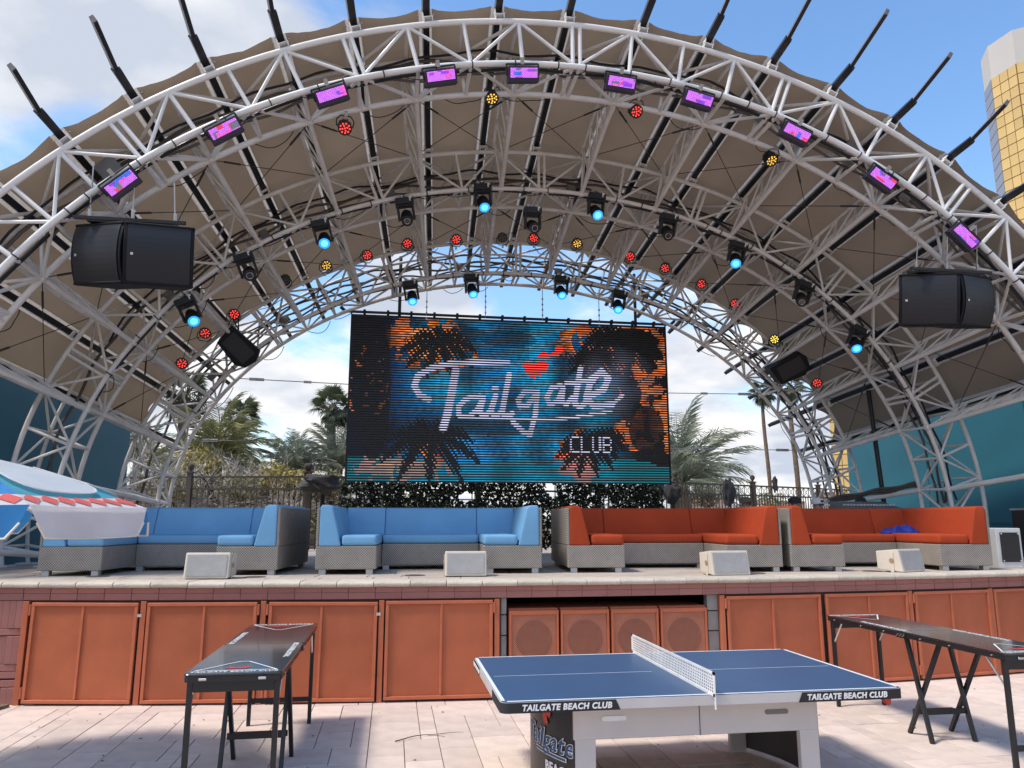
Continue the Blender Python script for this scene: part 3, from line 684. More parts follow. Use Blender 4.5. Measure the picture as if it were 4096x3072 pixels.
for (x, y, r, n, a0) in palms:
    for k in range(n):
        a = a0 + 2 * pi * k / n; p = []
        for q in range(7):
            s_ = q / 6; p.append(uv(x + r * s_ * cos(a), y + r * s_ * sin(a) * 0.62 - 0.25 * r * s_ + 0.62 * r * s_ * s_))
        fr.append(p)
fbb = [(min(q[0] for q in p) - 0.02, max(q[0] for q in p) + 0.02, min(q[1] for q in p) - 0.04, max(q[1] for q in p) + 0.04) for p in fr]
def shade(u, v):
    u0_, v0_ = u, v
    def nz(s, o=0.0): return mnoise.noise(Vector((u * ASP * s, v * s, o)))
    cyan = min(1.0, 1.25 * max(0.0, 1 - ((u - 0.50) / 0.40) ** 2) * (0.75 + 0.6 * nz(4, 1)))
    cyan *= min(1, max(0, (u - 0.09) / 0.10)) * min(1, max(0, (0.93 - u) / 0.12))
    c = Vector((0.01, 0.25, 0.50)) * cyan + Vector((0.0, 0.02, 0.10)) * max(0, 0.25 - abs(u - 0.16)) * 3
    c *= min(1.25, max(0.18, 0.95 + 1.5 * nz(5, 7))) * (0.85 + 0.5 * nz(40, 12)); c.y *= 1 + 0.35 * nz(3, 15)
    if u < 0.55 and v < 0.25: c *= 0.6
    # dark drop shadow of the script
    if 0.15 < u < 0.95 and blob(u, v, 1000, 1120, 330, 70) > 0.15: c *= 0.35
    if blob(u, v, 760, 530, 230, 60) > 0 or blob(u, v, 1130, 570, 190, 60) > 0.1: c *= 0.45
    u = u0_ + 0.035 * nz(5, 41) + 0.012 * nz(17, 42); v = v0_ + 0.07 * nz(5, 43) + 0.02 * nz(17, 44)
    o = max(blob(u, v, 620, 590, 260, 200), blob(u, v, 840, 700, 130, 70), blob(u, v, 1660, 640, 250, 190), blob(u, v, 1800, 740, 120, 60))
    o = max(o, blob(u, v, 570, 1280, 160, 170), blob(u, v, 330, 1400, 190, 50), blob(u, v, 1560, 1380, 170, 110), blob(u, v, 1480, 1300, 90, 60), blob(u, v, 1600, 1200, 60, 90))
    if u > 0.84 and v < 0.80: o = max(o, 0.95 * (0.6 + nz(10, 3)) * (1 if nz(5, 5) > -0.2 else 0))
    if u < 0.13 and nz(30, 2) > 0.33 and (0.15 < v < 0.62): o = max(o, 0.5)
    if v > 0.87 and 0.05 < u < 0.34 and nz(16, 9) > 0.12: o = max(o, 0.6)
    if o > 0.12 and nz(14, 4) > -0.12 + 0.3 * nz(60, 2): c = Vector((0.80, 0.20 + 0.1 * nz(6, 8), 0.05)) * min(1, 0.2 + o) * (0.75 + 0.8 * mnoise.noise(Vector((u * 22, v * 70, 17))))
    if v > 0.8 and o > 0.12 and u > 0.6: c = Vector((0.85, 0.16, 0.08)) * min(1, 0.3 + o)
    if max(blob(u, v, 1300, 750, 90, 50), blob(u, v, 1390, 660, 70, 30), blob(u, v, 1270, 800, 60, 26)) > 0 and nz(14, 6) > -0.3: c = Vector((0.95, 0.05, 0.035))
    if v > 0.865: c = c * 0.55 + Vector((0.0, 0.16, 0.20)) * (0.5 + 0.5 * abs(u - 0.5))
    u, v = u0_, v0_
    # palm silhouettes
    for p, bb in zip(fr, fbb):
        if bb[0] < u < bb[1] and bb[2] < v < bb[3]:
            for q in range(len(p) - 1):
                d = dseg(u, v, p[q], p[q + 1]); t_ = (q + 0.5) / (len(p) - 1)
                if d < 0.045 * sin(pi * min(1, t_ * 0.85 + 0.12)) * (0.25 + 0.85 * abs(sin(u * 210 - v * 75))): c = c * 0.05
    if blob(u, v, 300, 900, 130, 600) > 0.45: c *= 0.25
    if blob(u, v, 2030, 1150, 130, 180) > 0.2 or blob(u, v, 2020, 580, 110, 70) > 0.3 or blob(u, v, 1920, 1010, 90, 130) > 0.4: c *= 0.10
    if u < 0.115 and v < 0.86 and o < 0.3: c *= 0.25
    for (pl, w), bb in zip(strokes, sbb):
        if bb[0] < u < bb[1] and bb[2] < v < bb[3]:
            for q in range(len(pl) - 1):
                dd = dseg(u, v, pl[q], pl[q + 1]) / (w * 0.9)
                if dd < 1: c = c.lerp(Vector((0.50, 0.50, 0.70)) * (0.9 + 0.4 * nz(7, 21)), min(1, (1 - dd) * 3.5))
    if glyph('CLUB', u, v, 1520, 1810, 1190, 1290): c = Vector((0.46, 0.46, 0.64))
    if blob(u, v, 1800, 850, 330, 260) > 0 and c.x < 0.5: c = c + Vector((0.10, 0.11, 0.17)) * max(0, 0.5 + nz(7, 11)) * blob(u, v, 1800, 850, 330, 260)
    return c
ROWS, COLS = 66, 380
for r in range(ROWS):
    v = (r + 0.5) / ROWS * 0.985 + 0.012; z = SH * (1 - v); hh = SH / ROWS * (0.185 if r % 4 else 0.15)
    vs = []; fs = []; cols = []
    for q in range(COLS + 1):
        x = -SW / 2 + 0.02 + (SW - 0.04) * q / COLS; vs += [(x, 0, z - hh), (x, 0, z + hh)]
    for q in range(COLS):
        fs.append((2 * q, 2 * q + 2, 2 * q + 3, 2 * q + 1)); c = shade((q + 0.5) / COLS, v + 0.002); cols.append(c)
    # close the strip behind
    vs += [(-SW / 2 + 0.02, 0.02, z - hh), (-SW / 2 + 0.02, 0.02, z + hh), (SW / 2 - 0.02, 0.02, z - hh), (SW / 2 - 0.02, 0.02, z + hh)]
    o = MB().add(vs, fs); nb = 2 * COLS + 2
    o.add([vs[0], vs[1], vs[2 * COLS], vs[2 * COLS + 1], vs[nb], vs[nb + 1], vs[nb + 2], vs[nb + 3]], [(1, 3, 7, 5), (0, 4, 6, 2)])
    me = o.mesh('led_strip', screenm, fixn=False)
    at = me.color_attributes.new('pixel', 'FLOAT_COLOR', 'CORNER'); buf = []
    for i, pg in enumerate(me.polygons):
        c = cols[i] if i < COLS else (0, 0, 0)
        buf += [c[0], c[1], c[2], 1.0] * pg.loop_total
    at.data.foreach_set('color', buf)
    link('led_strip', me, scr, (0, -0.012, 0))
# what the screen hangs from
for i, x in enumerate((0.02, 5.15)):
    MB().tube((x, SY, SZ1), (x, SY, rad('RA', math.degrees(math.asin((x - XA) / 7.5))) * cos(math.asin((x - XA) / 7.5)) + 0.2), 0.035, 8).build('support_pole', black, scr).location = (-(SX0 + SX1) / 2, -SY, -SZ0)
for i, x in enumerate((0.58, 1.82, 3.05, 4.30)):
    t = math.asin((x - XA) / 6.9); zt = rad('RC', math.degrees(t)) * cos(t); b = MB().tube((x, 15.25, SZ1), (x, 15.25, zt), 0.008, 5)
    for k in range(4): b.box((x, 15.25, zt - 0.25 - 0.12 * k), (0.035, 0.02, 0.035))
    b.build('hanging_chain', galv, scr).location = (-(SX0 + SX1) / 2, -SY, -SZ0)
# horizontal stay wires between screen and rear arch
for (c0, z0, x1, z, lab) in ((-3.10, 4.65, SX0, 4.62, 'upper stay wire between rear arch and left edge of the screen'), (-3.90, 3.42, SX0, 3.43, 'lower stay wire between rear arch and left edge of the screen'),
                         (7.90, 4.62, SX1, 4.62, 'upper stay wire between right edge of the screen and rear arch'), (8.70, 3.40, SX1, 3.42, 'lower stay wire between right edge of the screen and rear arch')):
    p2 = Vector((x1, SY, z)); p = Vector((c0, 15.2, z0))
    w = thing('stay_wire', lab, 'wire', p, 0, 'stay wires of the screen'); d = (p2 - p); u = d.normalized()
    MB().tube((0, 0, 0), d, 0.009, 5).build('cable', galv, w); MB().tube(u * 0.22, u * 0.5, 0.03, 6).build('turnbuckle', galv, w); MB().tube(d - u * 0.9, d - u * 0.75, 0.025, 6).build('shackle', galv, w)

# ================================================================== STAGE LIGHTS
def tang(a):
    t = radians(a); return Vector((cos(t), 0, -sin(t))), Vector((sin(t), 0, cos(t)))
def phi_at(p): return math.degrees(atan2(p.x - XA, p.z))
# -- strobe panels under the front arch
sb_body = MB().prism([(-0.07, -0.09), (0.10, -0.11), (0.12, 0.10), (-0.05, 0.12)], 'x', -0.215, 0.215).mesh('housing', mat('violet_lit_housing', (0.02, 0.012, 0.035), 0.5), bevel=0.012, seg=2)  # black housing with the violet glow of the lamp face put into its colour
def strobe_face(seed):
    rr = random.Random(seed); nx, nz_ = 24, 10; vs = []; fs = []; cols = []
    g = [[Vector((0.66, 0.17, 0.95)) * rr.uniform(0.85, 1.15) for _ in range(nz_)] for _ in range(nx)]
    for _ in range(6):
        w, h = rr.randint(3, 10), rr.randint(2, 5); x0, z0 = rr.randint(0, nx - 2), rr.randint(0, nz_ - 1)
        c = rr.choice([Vector((0.85, 0.05, 0.12)), Vector((0.05, 0.16, 0.75)), Vector((0.22, 0.06, 0.62)), Vector((0.85, 0.12, 0.62)), Vector((0.16, 0.17, 0.22)), Vector((0.30, 0.05, 0.85))])
        for a in range(x0, min(nx, x0 + w)):
            for b in range(z0, min(nz_, z0 + h)): g[a][b] = c * rr.uniform(0.8, 1.2)
    for a in range(nx):
        for b in range(nz_):
            x, z = -0.19 + 0.38 * a / nx, -0.08 + 0.165 * b / nz_; e = 0.0012
            o = len(vs); vs += [(x + e, 0, z + e), (x + 0.38 / nx - e, 0, z + e), (x + 0.38 / nx - e, 0, z + 0.165 / nz_ - e), (x + e, 0, z + 0.165 / nz_ - e)]
            fs.append((o, o + 1, o + 2, o + 3)); k = 1.25 if (a + b) % 2 else 0.85; cols.append(g[a][b] * k)
    me = MB().add(vs, fs).mesh('lamp_face', strobem, fixn=False)
    at = me.color_attributes.new('pixel', 'FLOAT_COLOR', 'CORNER'); buf = []
    for c in cols: buf += [c[0], c[1], c[2], 1] * 4
    at.data.foreach_set('color', buf); return me
clampm = MB().box((0, 0, 0.03), (0.05, 0.04, 0.09)).mesh('clamp', galv)
SP_ = [(265, 400), (487, 284), (717, 209), (952, 169), (1130, 163), (1340, 183), (1507, 218), (1717, 291), (1902, 389), (2080, 513)]
for i, q in enumerate(SP_):
    p = atY(*D(*q), 9.32); a = phi_at(p); X, R_ = tang(a)
    fw = (Vector((0, -1, 0)) * 0.86 - R_ * 0.5).normalized(); Z = X.cross(-fw).normalized()
    if Z.z < 0: Z = -Z
    t = thing('strobe_light', f'rectangular strobe panel glowing violet under the front arch, {ORD[i]} from the left', 'stage light', p, 0, 'strobe panels on the front arch')
    t.matrix_world = frame(p, X, -fw, Z)
    link('housing', sb_body, t); link('lamp_face', strobe_face(31 + i), t, mtx=frame(Vector((0, -0.068, 0.012)), Vector((1, 0, 0)), Vector((0, 1, 0.09)).normalized(), Vector((0, -0.09, 1)).normalized()))
    MB().tube((-0.225, 0.02, 0), (-0.225, 0.06, 0.15), 0.012, 6).tube((0.225, 0.02, 0), (0.225, 0.06, 0.15), 0.012, 6).tube((-0.225, 0.06, 0.15), (0.225, 0.06, 0.15), 0.012, 6).build('yoke', black, t)
    link('clamp', clampm, t, (0, 0.06, 0.16))
# -- round par cans
def disc_mesh(name, m, seed=0):
    b = MB(); pts = [(0, 0)] + [(0.036 * cos(k * pi / 2.0 + 0.4), 0.036 * sin(k * pi / 2.0 + 0.4)) for k in range(4)] + [(0.068 * cos(k * pi / 4.5), 0.068 * sin(k * pi / 4.5)) for k in range(9)]
    for x, z in pts: b.add([(x + 0.0135 * cos(j * pi / 4), -0.004, z + 0.0135 * sin(j * pi / 4)) for j in range(8)], [tuple(range(8))])
    return b.mesh(name, m, fixn=False)
ledm = {'red': disc_mesh('led_cluster', ledred), 'amber': disc_mesh('led_cluster', ledamb), 'yellow': disc_mesh('led_cluster', ledyel), 'unlit': disc_mesh('led_cluster', ledoff)}
can = MB()
pr = [(0.075, 0.17), (0.095, 0.12), (0.098, 0.06), (0.103, 0.0), (0.103, -0.012), (0.093, -0.012), (0.093, 0.0)]
v = []
for r, y in pr: v += [(r * cos(2 * pi * j / 20), y, r * sin(2 * pi * j / 20)) for j in range(20)]
can.add(v, [(i * 20 + j, i * 20 + (j + 1) % 20, (i + 1) * 20 + (j + 1) % 20, (i + 1) * 20 + j) for i in range(len(pr) - 1) for j in range(20)] + [tuple(range(20)), tuple(range(120, 140))])
for k in range(10): can.box((0.1 * cos(k * pi / 5), 0.08, 0.1 * sin(k * pi / 5)), (0.006, 0.12, 0.012), rot=Matrix.Rotation(-k * pi / 5, 3, 'Y'))
canm = can.mesh('lamp_body', black, smooth=True)
ykm = MB().path([(-0.115, 0.07, 0.0), (-0.125, 0.07, 0.09), (-0.07, 0.07, 0.155), (0.07, 0.07, 0.155), (0.125, 0.07, 0.09), (0.115, 0.07, 0.0)], 0.009, 6).mesh('yoke', black)
pclm = MB().box((0, 0.07, 0.185), (0.04, 0.05, 0.06)).mesh('clamp', galv)
def par(p, colr, label, group, hang, aim):
    fw = aim.normalized(); Z = Vector((0, 0, 1)) - fw * fw.z; Z.normalize(); X = (-fw).cross(Z)
    t = thing('par_light', label, 'stage light', p, 0, group); t.matrix_world = frame(p, X, -fw, Z)
    link('lamp_body', canm, t); link('led_cluster', ledm[colr], t)
    mt = Matrix.Identity(4) if hang else Matrix.Rotation(pi, 4, 'Y')
    link('yoke', ykm, t, mtx=mt); link('clamp', pclm, t, mtx=mt)
for i, (q, c) in enumerate([((745, 277), 'red'), ((1063, 213), 'amber'), ((1375, 241), 'red'), ((1667, 347), 'amber')]):
    p = atY(*D(*q), 10.2); par(p, c, f'black par light with {c} LEDs under the front arch, {ORD[i]} from the left', 'par lights on the front arch', True, Vector((0.1, -0.55, -0.8 if c == 'amber' else -0.55)))
RP = [((393, 785), 'red'), ((443, 720), 'red'), ((506, 679), 'red'), ((616, 606), 'unlit'), ((705, 573), 'amber'), ((793, 551), 'red'), ((880, 526), 'red'), ((986, 517), 'red'), ((1085, 513), 'unlit'),
      ((1153, 514), 'red'), ((1247, 526), 'amber'), ((1361, 554), 'red'), ((1437, 579), 'red'), ((1515, 613), 'red'), ((1588, 656), 'red'), ((1673, 733), 'yellow'), ((1765, 827), 'red')]
for i, (q, c) in enumerate(RP):
    p = atY(*D(*q), 14.3); tocam = (Vector((0.5, 2, 1.5)) - p).normalized()
    par(p, c, f'black par light with {c} LEDs clamped along the rear arch, {ORD[i]} from the left', 'par lights on the rear arch', False, tocam + Vector((rnd.uniform(-.1, .1), 0, rnd.uniform(-.25, 0.05))))
# -- moving heads
mvb = MB().box((0, 0, 0), (0.30, 0.20, 0.11)).box((0.12, -0.105, 0.0), (0.04, 0.012, 0.05)).mesh('base', black, bevel=0.012, seg=2)
mvt = MB().box((0.10, -0.103, 0.02), (0.045, 0.004, 0.075)).mesh('white_tag', wht)
mvy = MB()
for s in (-1, 1): mvy.prism([(-0.075, -0.05), (0.075, -0.05), (0.06, -0.31), (-0.05, -0.33)], 'x', s * 0.125 - 0.018, s * 0.125 + 0.018)
mvy.box((0, 0, -0.065), (0.27, 0.15, 0.03)); mvym = mvy.mesh('yoke_arms', black, bevel=0.01, seg=1)
hd = MB(); hp = [(0.055, 0.16), (0.085, 0.12), (0.10, 0.02), (0.102, -0.08), (0.092, -0.145), (0.092, -0.165), (0.080, -0.165), (0.080, -0.155)]
v = []
for r, y in hp: v += [(r * cos(2 * pi * j / 22), y, r * sin(2 * pi * j / 22)) for j in range(22)]
hd.add(v, [(i * 22 + j, i * 22 + (j + 1) % 22, (i + 1) * 22 + (j + 1) % 22, (i + 1) * 22 + j) for i in range(len(hp) - 1) for j in range(22)] + [tuple(range(22)), tuple(range(154, 176))])
hdm = hd.mesh('lamp_head', black, smooth=True)
lring = MB().add([(r * cos(2 * pi * j / 22), -0.1665, r * sin(2 * pi * j / 22)) for r in (0.089, 0.060) for j in range(22)], [(j, (j + 1) % 22, 22 + (j + 1) % 22, 22 + j) for j in range(22)])
lringm = lring.mesh('lens_ring', lens_on, fixn=False)
lcore = MB().add([(0.059 * cos(2 * pi * j / 20), -0.1665, 0.059 * sin(2 * pi * j / 20)) for j in range(20)], [tuple(range(20))]).mesh('lens', lens_core, fixn=False)
lsmall = MB().add([(0.048 * cos(2 * pi * j / 20), -0.168, 0.048 * sin(2 * pi * j / 20)) for j in range(20)], [tuple(range(20))]).mesh('lens', lens_off, fixn=False)
lrim = MB()
for j in range(20):
    a, b = 2 * pi * j / 20, 2 * pi * (j + 1) / 20; lrim.tube((0.05 * cos(a), -0.168, 0.05 * sin(a)), (0.05 * cos(b), -0.168, 0.05 * sin(b)), 0.005, 5, caps=False)
lrimm = lrim.mesh('lens_rim', silver)
MV = [('M', (402, 655), 1), ('M', (528, 560), 0), ('M', (693, 488), 1), ('M', (874, 440), 0), ('M', (1042, 410), 1), ('M', (1150, 460), 0), ('M', (1288, 430), 1), ('M', (1444, 475), 0), ('M', (1594, 535), 1), ('M', (1738, 620), 0), ('M', (1856, 718), 1),
      ('R', (886, 617), 1), ('R', (1018, 602), 1), ('R', (1213, 606), 1), ('R', (1338, 637), 1)]
cnt = {'M': 0, 'R': 0}
for (T, q, on) in MV:
    p = atY(*D(*q), 11.95 if T == 'M' else 14.45); a = phi_at(p); X, R_ = tang(a * 0.55); i = cnt[T]; cnt[T] += 1
    t = thing('moving_head_light', f'black moving head light {"with lit cyan lens" if on else "with dark lens"} on the {WHERE[T]} arch, {ORD[i]} from the left', 'stage light', p, 0, f'moving heads on the {WHERE[T]} arch')
    t.matrix_world = frame(p + R_ * 0.02, X, Vector((0, 1, 0)), R_)
    link('base', mvb, t); link('white_tag', mvt, t); link('yoke_arms', mvym, t); link('clamp', clampm, t, (-0.07, 0, 0.06)); link('clamp', clampm, t, (0.07, 0, 0.06))
    el = radians(48 if on else 40) + rnd.uniform(-.1, .1); yw = rnd.uniform(-0.15, 0.15)
    h = link('lamp_head', hdm, t, mtx=Matrix.Translation((0, 0, -0.26)) @ Matrix.Rotation(yw, 4, 'Z') @ Matrix.Rotation(el, 4, 'X'))
    if on: link('lens_ring', lringm, h); link('lens', lcore, h)
    else: link('lens', lsmall, h); link('lens_rim', lrimm, h)

# ================================================================== HANGING SPEAKERS
def cabinet(parent, loc, yaw, tilt, W=0.79, H_=0.76, Dp=0.56):
    v = []; f = []; nz_ = 10
    prof = [(-H_ / 2 + H_ * i / nz_) for i in range(nz_ + 1)]
    for z in prof:
        bul = 0.07 * (1 - (2 * z / H_) ** 2)
        v += [(-W / 2, -bul, z), (W / 2, -bul, z), (W * 0.33, Dp, z * 0.92), (-W * 0.33, Dp, z * 0.92)]
    for i in range(nz_):
        for q in range(4): f.append((4 * i + q, 4 * i + (q + 1) % 4, 4 * i + 4 + (q + 1) % 4, 4 * i + 4 + q))
    f += [(0, 3, 2, 1), (4 * nz_, 4 * nz_ + 1, 4 * nz_ + 2, 4 * nz_ + 3)]
    c = MB().add(v, f).build('cabinet', spk, parent, bevel=0.012, seg=2)
    c.matrix_local = Matrix.Translation(loc) @ Matrix.Rotation(yaw, 4, 'Z') @ Matrix.Rotation(tilt, 4, 'X')
    gv = []; gf = []
    for z in prof:
        zz_ = z * 0.92; bul = 0.07 * (1 - (2 * zz_ / H_) ** 2) + 0.010; gv += [(-W / 2 + 0.045, -bul, zz_), (W / 2 - 0.045, -bul, zz_)]
    for i in range(nz_): gf.append((2 * i, 2 * i + 1, 2 * i + 3, 2 * i + 2))
    MB().add(gv, gf).build('grille', blkg, c, fixn=False)
    for (ca, da) in (((0, -0.005, H_ * 0.475), (W - 0.02, 0.05, 0.03)), ((0, -0.005, -H_ * 0.475), (W - 0.02, 0.05, 0.03))): MB().box(ca, da).build('bezel', spk, c, bevel=0.008, seg=1)
    MB().box((-W / 2 + 0.10, -0.085, -0.02), (0.03, 0.006, 0.03)).build('badge', silver, c)
    return c
for s, q, lab in ((-1, (268, 545), 'pair of large black loudspeakers hanging under the left of the front arch'), (1, (2072, 645), 'pair of large black loudspeakers hanging under the right of the front arch')):
    p = atY(*D(*q), 9.25); t = thing('loudspeaker_cluster', lab, 'loudspeaker', p, 0, 'loudspeaker clusters on the front arch')
    ya = -s * radians(11.5 if s < 0 else 30); yb = s * radians(28 if s < 0 else 20)
    def place(yaw, sgn):
        hw = 0.388; return Vector((sgn * hw * cos(yaw), sgn * hw * sin(yaw), 0))
    cabinet(t, place(ya, -s), ya, 0.0); cabinet(t, place(yb, s), yb, 0.0); t.rotation_euler.x = radians(9)
    for k, (y0, w) in enumerate(((0.16, 1.3), (0.42, 1.0))):
        MB().box((0, y0, 0.43), (w, 0.05, 0.04)).build('flying_bar', black, t)
    MB().box((0, 0.29, 0.40), (1.0, 0.28, 0.02)).build('flying_frame', black, t)
    for x in (-0.5, 0.0, 0.5):
        top = 1.15 if x * s > 0 else 0.95
        b = MB().tube((x, 0.25, 0.42), (x * 0.95, 0.25, top), 0.009, 6)
        b.build('chain', galv, t); MB().tube((x, 0.25, 0.44), (x, 0.25, 0.56), 0.022, 6).build('shackle', galv, t)
for s, q, lab in ((-1, (515, 750), 'small black wedge loudspeaker hanging from the left of the rear arch'), (1, (1700, 795), 'small black wedge loudspeaker hanging from the right of the rear arch')):
    p = atY(*D(*q), 14.0); t = thing('hanging_monitor', lab, 'loudspeaker', p, 0, 'wedge loudspeakers on the rear arch')
    b = MB().prism([(-0.36, 0.20), (0.30, 0.24), (0.40, 0.06), (0.36, -0.16), (0.20, -0.26), (-0.30, -0.20)], 'y', -0.22, 0.22)
    o = b.build('cabinet', spk, t, bevel=0.012, seg=2); o.rotation_euler = (radians(18), radians(42 if s < 0 else -28), radians(-20 * s))
    MB().box((0.02, -0.225, 0.0), (0.52, 0.008, 0.30)).build('grille', blkg, o)
    MB().tube((0, 0.05, 0.1), (0.1 * s, 0.3, 0.62), 0.012, 6).tube((0.1, 0.05, 0.1), (0.2 * s, 0.3, 0.62), 0.012, 6).build('bracket', black, t)

# ================================================================== SOFAS
def sofa(cx, cy, rz, up, label, group, wl_, blue):
    W, DP, EW, MF = 2.80, 1.86, 0.74, 0.93; FT, BT, ST, TT = 0.065, 0.345, 0.475, 0.845
    t = thing('sectional_sofa', label, 'sofa', (cx, cy, SZ), radians(rz), group)
    aw = 0.30
    for s in (-1, 1):
        xo = s * W / 2; xi = s * (W / 2 - EW); xm = (xo + xi) / 2
        MB().box((0, 0, 0), (EW - 0.006, DP, BT - FT)).build('wicker_base', wicker, t, loc=(xm, DP / 2, (FT + BT) / 2), bevel=0.012, seg=2)
        # woven outer flank up to the arm top
        MB().box((0, 0, 0), (0.035, DP, TT - BT - 0.03)).build('wicker_side', wicker, t, loc=(xo - s * 0.016, DP / 2 + 0.004, (BT + TT - 0.03) / 2), bevel=0.012, seg=2)
        # arm cushion: straight outside, sloped inside, rounded top
        pf = [(xo - s * 0.036, BT), (xo - s * 0.036, TT - 0.03), (xo - s * 0.06, TT), (xo - s * 0.15, TT), (xo - s * 0.19, TT - 0.03), (xo - s * 0.235, TT - 0.22), (xo - s * aw, BT)]
        MB().prism(pf, 'y', -0.004, DP - 0.10).build('arm_cushion', up, t, bevel=0.022, seg=3, smooth=True)
        sw = EW - aw - 0.01
        sc = MB().box((0, 0, 0), (sw, 1.50, ST - BT)); o = sc.build('seat_cushion', up, t, bevel=0.045, seg=4, smooth=True, loc=(xi + s * (sw / 2 + 0.002), 0.75, (BT + ST) / 2 + 0.002))
        bp = [(DP - 0.42, ST - 0.02), (DP - 0.30, TT - 0.03), (DP - 0.26, TT - 0.004), (DP - 0.06, TT - 0.004), (DP - 0.05, BT), (DP - 0.42, BT)]
        MB().prism(bp, 'x', min(xi, xo - s * 0.2), max(xi, xo - s * 0.2)).build('back_cushion', up, t, bevel=0.018, seg=3, smooth=True)
        for (fx, fy) in ((xo - s * 0.085, 0.05), (xi + s * 0.085, 0.05), (xo - s * 0.085, DP - 0.08)):
            MB().box((0, 0, 0), (0.085, 0.085, FT + 0.01)).build('foot', foot, t, loc=(fx, fy + 0.02, FT / 2), bevel=0.004, seg=1)
    mw = W - 2 * EW
    MB().box((0, 0, 0), (mw - 0.006, DP - MF, BT - FT)).build('wicker_base', wicker, t, loc=(0, (MF + DP) / 2, (FT + BT) / 2), bevel=0.012, seg=2)
    MB().box((0, 0, 0), (mw - 0.008, 0.60, ST - BT - 0.012)).build('seat_cushion', up, t, bevel=0.045, seg=4, smooth=True, loc=(0, MF + 0.30, (BT + ST) / 2 - 0.004))
    bp = [(DP - 0.42, ST - 0.02), (DP - 0.30, TT - 0.03), (DP - 0.26, TT - 0.006), (DP - 0.06, TT - 0.006), (DP - 0.05, BT), (DP - 0.42, BT)]
    MB().prism(bp, 'x', -mw / 2 + 0.004, mw / 2 - 0.004).build('back_cushion', up, t, bevel=0.022, seg=3, smooth=True)
    MB().box((0, 0, 0), (W, 0.04, TT - FT - 0.03)).build('wicker_back', wicker, t, loc=(0, DP - 0.018, (FT + TT) / 2), bevel=0.008, seg=1)
    for fx in (-mw / 2 + 0.06, mw / 2 - 0.06): MB().box((0, 0, 0), (0.085, 0.085, FT + 0.01)).build('foot', foot, t, loc=(fx, MF + 0.06, FT / 2))
    return t
sofa(-2.755, 9.77, -5.0, bluef, 'blue cushioned wicker sectional sofa at the left end, partly behind the umbrella', 'sectional sofas on the stage', 0, 1)
sofa(0.475, 9.58, -3.0, bluef, 'blue cushioned wicker sectional sofa below the screen, beside the red sofas', 'sectional sofas on the stage', 0, 1)
sofa(3.60, 9.40, -5.5, redf, 'rust red wicker sectional sofa next to the blue ones, nothing lying on it', 'sectional sofas on the stage', 0, 0)
sofa(6.50, 9.19, -3.2, redf, 'rust red wicker sectional sofa at the right end with blue cloth on its seat', 'sectional sofas on the stage', 0, 0)
# crumpled blue cloth on the right sofa
p = atY(899, 531, 10.35); cv = MB(); n = 30
vs = []; fs = []
for j in range(n + 1):
    for i in range(n + 1):
        u, w = i / n * 2 - 1, j / n * 2 - 1; r = max(abs(u), abs(w)); e = max(0, 1 - r ** 3)
        h = e * (0.085 + 0.07 * mnoise.noise(Vector((u * 2.6, w * 2.6, 4))) + 0.035 * mnoise.noise(Vector((u * 5, w * 5, 9)))) + (0.035 if u > 0.3 else 0) * e
        vs.append((u * 0.24 + 0.03 * mnoise.noise(Vector((u * 3, w * 3, 1))), w * 0.15 + 0.03 * mnoise.noise(Vector((u * 3, w * 3, 7))), max(0.004, h)))
for j in range(n):
    for i in range(n): fs.append((j * (n + 1) + i, j * (n + 1) + i + 1, (j + 1) * (n + 1) + i + 1, (j + 1) * (n + 1) + i))
o = MB().add(vs, fs).build('crumpled_cloth', bluec, None, smooth=True, loc=(p.x, 10.35, SZ + 0.468)); tag(o, 'crumpled royal blue cloth lying on the seat of the right red sofa', 'cloth')

# ================================================================== FLOOR MONITORS
def monitor(x, y, rz, label, bracket=False):
    t = thing('floor_monitor', label, 'speaker', (x, y, SZ + 0.012), radians(rz), 'cream floor monitors along the stage edge')
    pf = [(-0.02, 0.0), (0.035, 0.285), (0.34, 0.255), (0.33, 0.02)]
    MB().prism(pf, 'x', -0.245, 0.245).build('shell', cream, t, bevel=0.014, seg=2)
    a = math.atan2(0.055, 0.285); g_ = MB().box((0, 0, 0), (0.435, 0.008, 0.235)).build('grille', creamg, t, loc=(0, 0.002, 0.143)); g_.rotation_euler.x = -a
    for s in (-1, 1): MB().box((s * 0.19, 0.05, -0.006), (0.06, 0.08, 0.012)).build('rubber_foot', blackm, t)
    b = MB().box((-0.252, 0.12, 0.12), (0.008, 0.05, 0.25)).box((0.252, 0.12, 0.12), (0.008, 0.05, 0.25)); b.build('side_bracket', cream, t, bevel=0.003, seg=1)
    for s in (-1, 1): MB().tube((s * 0.256, 0.12, 0.14), (s * 0.262, 0.12, 0.14), 0.03, 12).build('bracket_knob', mat('tan_knob', (0.36, 0.24, 0.12), 0.5), t)
monitor(-2.05, 9.08, -4, 'cream floor monitor in front of the left blue sofa')
monitor(0.865, 9.05, -4, 'cream floor monitor in front of the blue sofa below the screen')
monitor(4.02, 8.72, 2, 'cream floor monitor in front of the red sofa without cloth')
monitor(6.58, 8.93, 22, 'cream floor monitor turned aside in front of the rightmost red sofa')

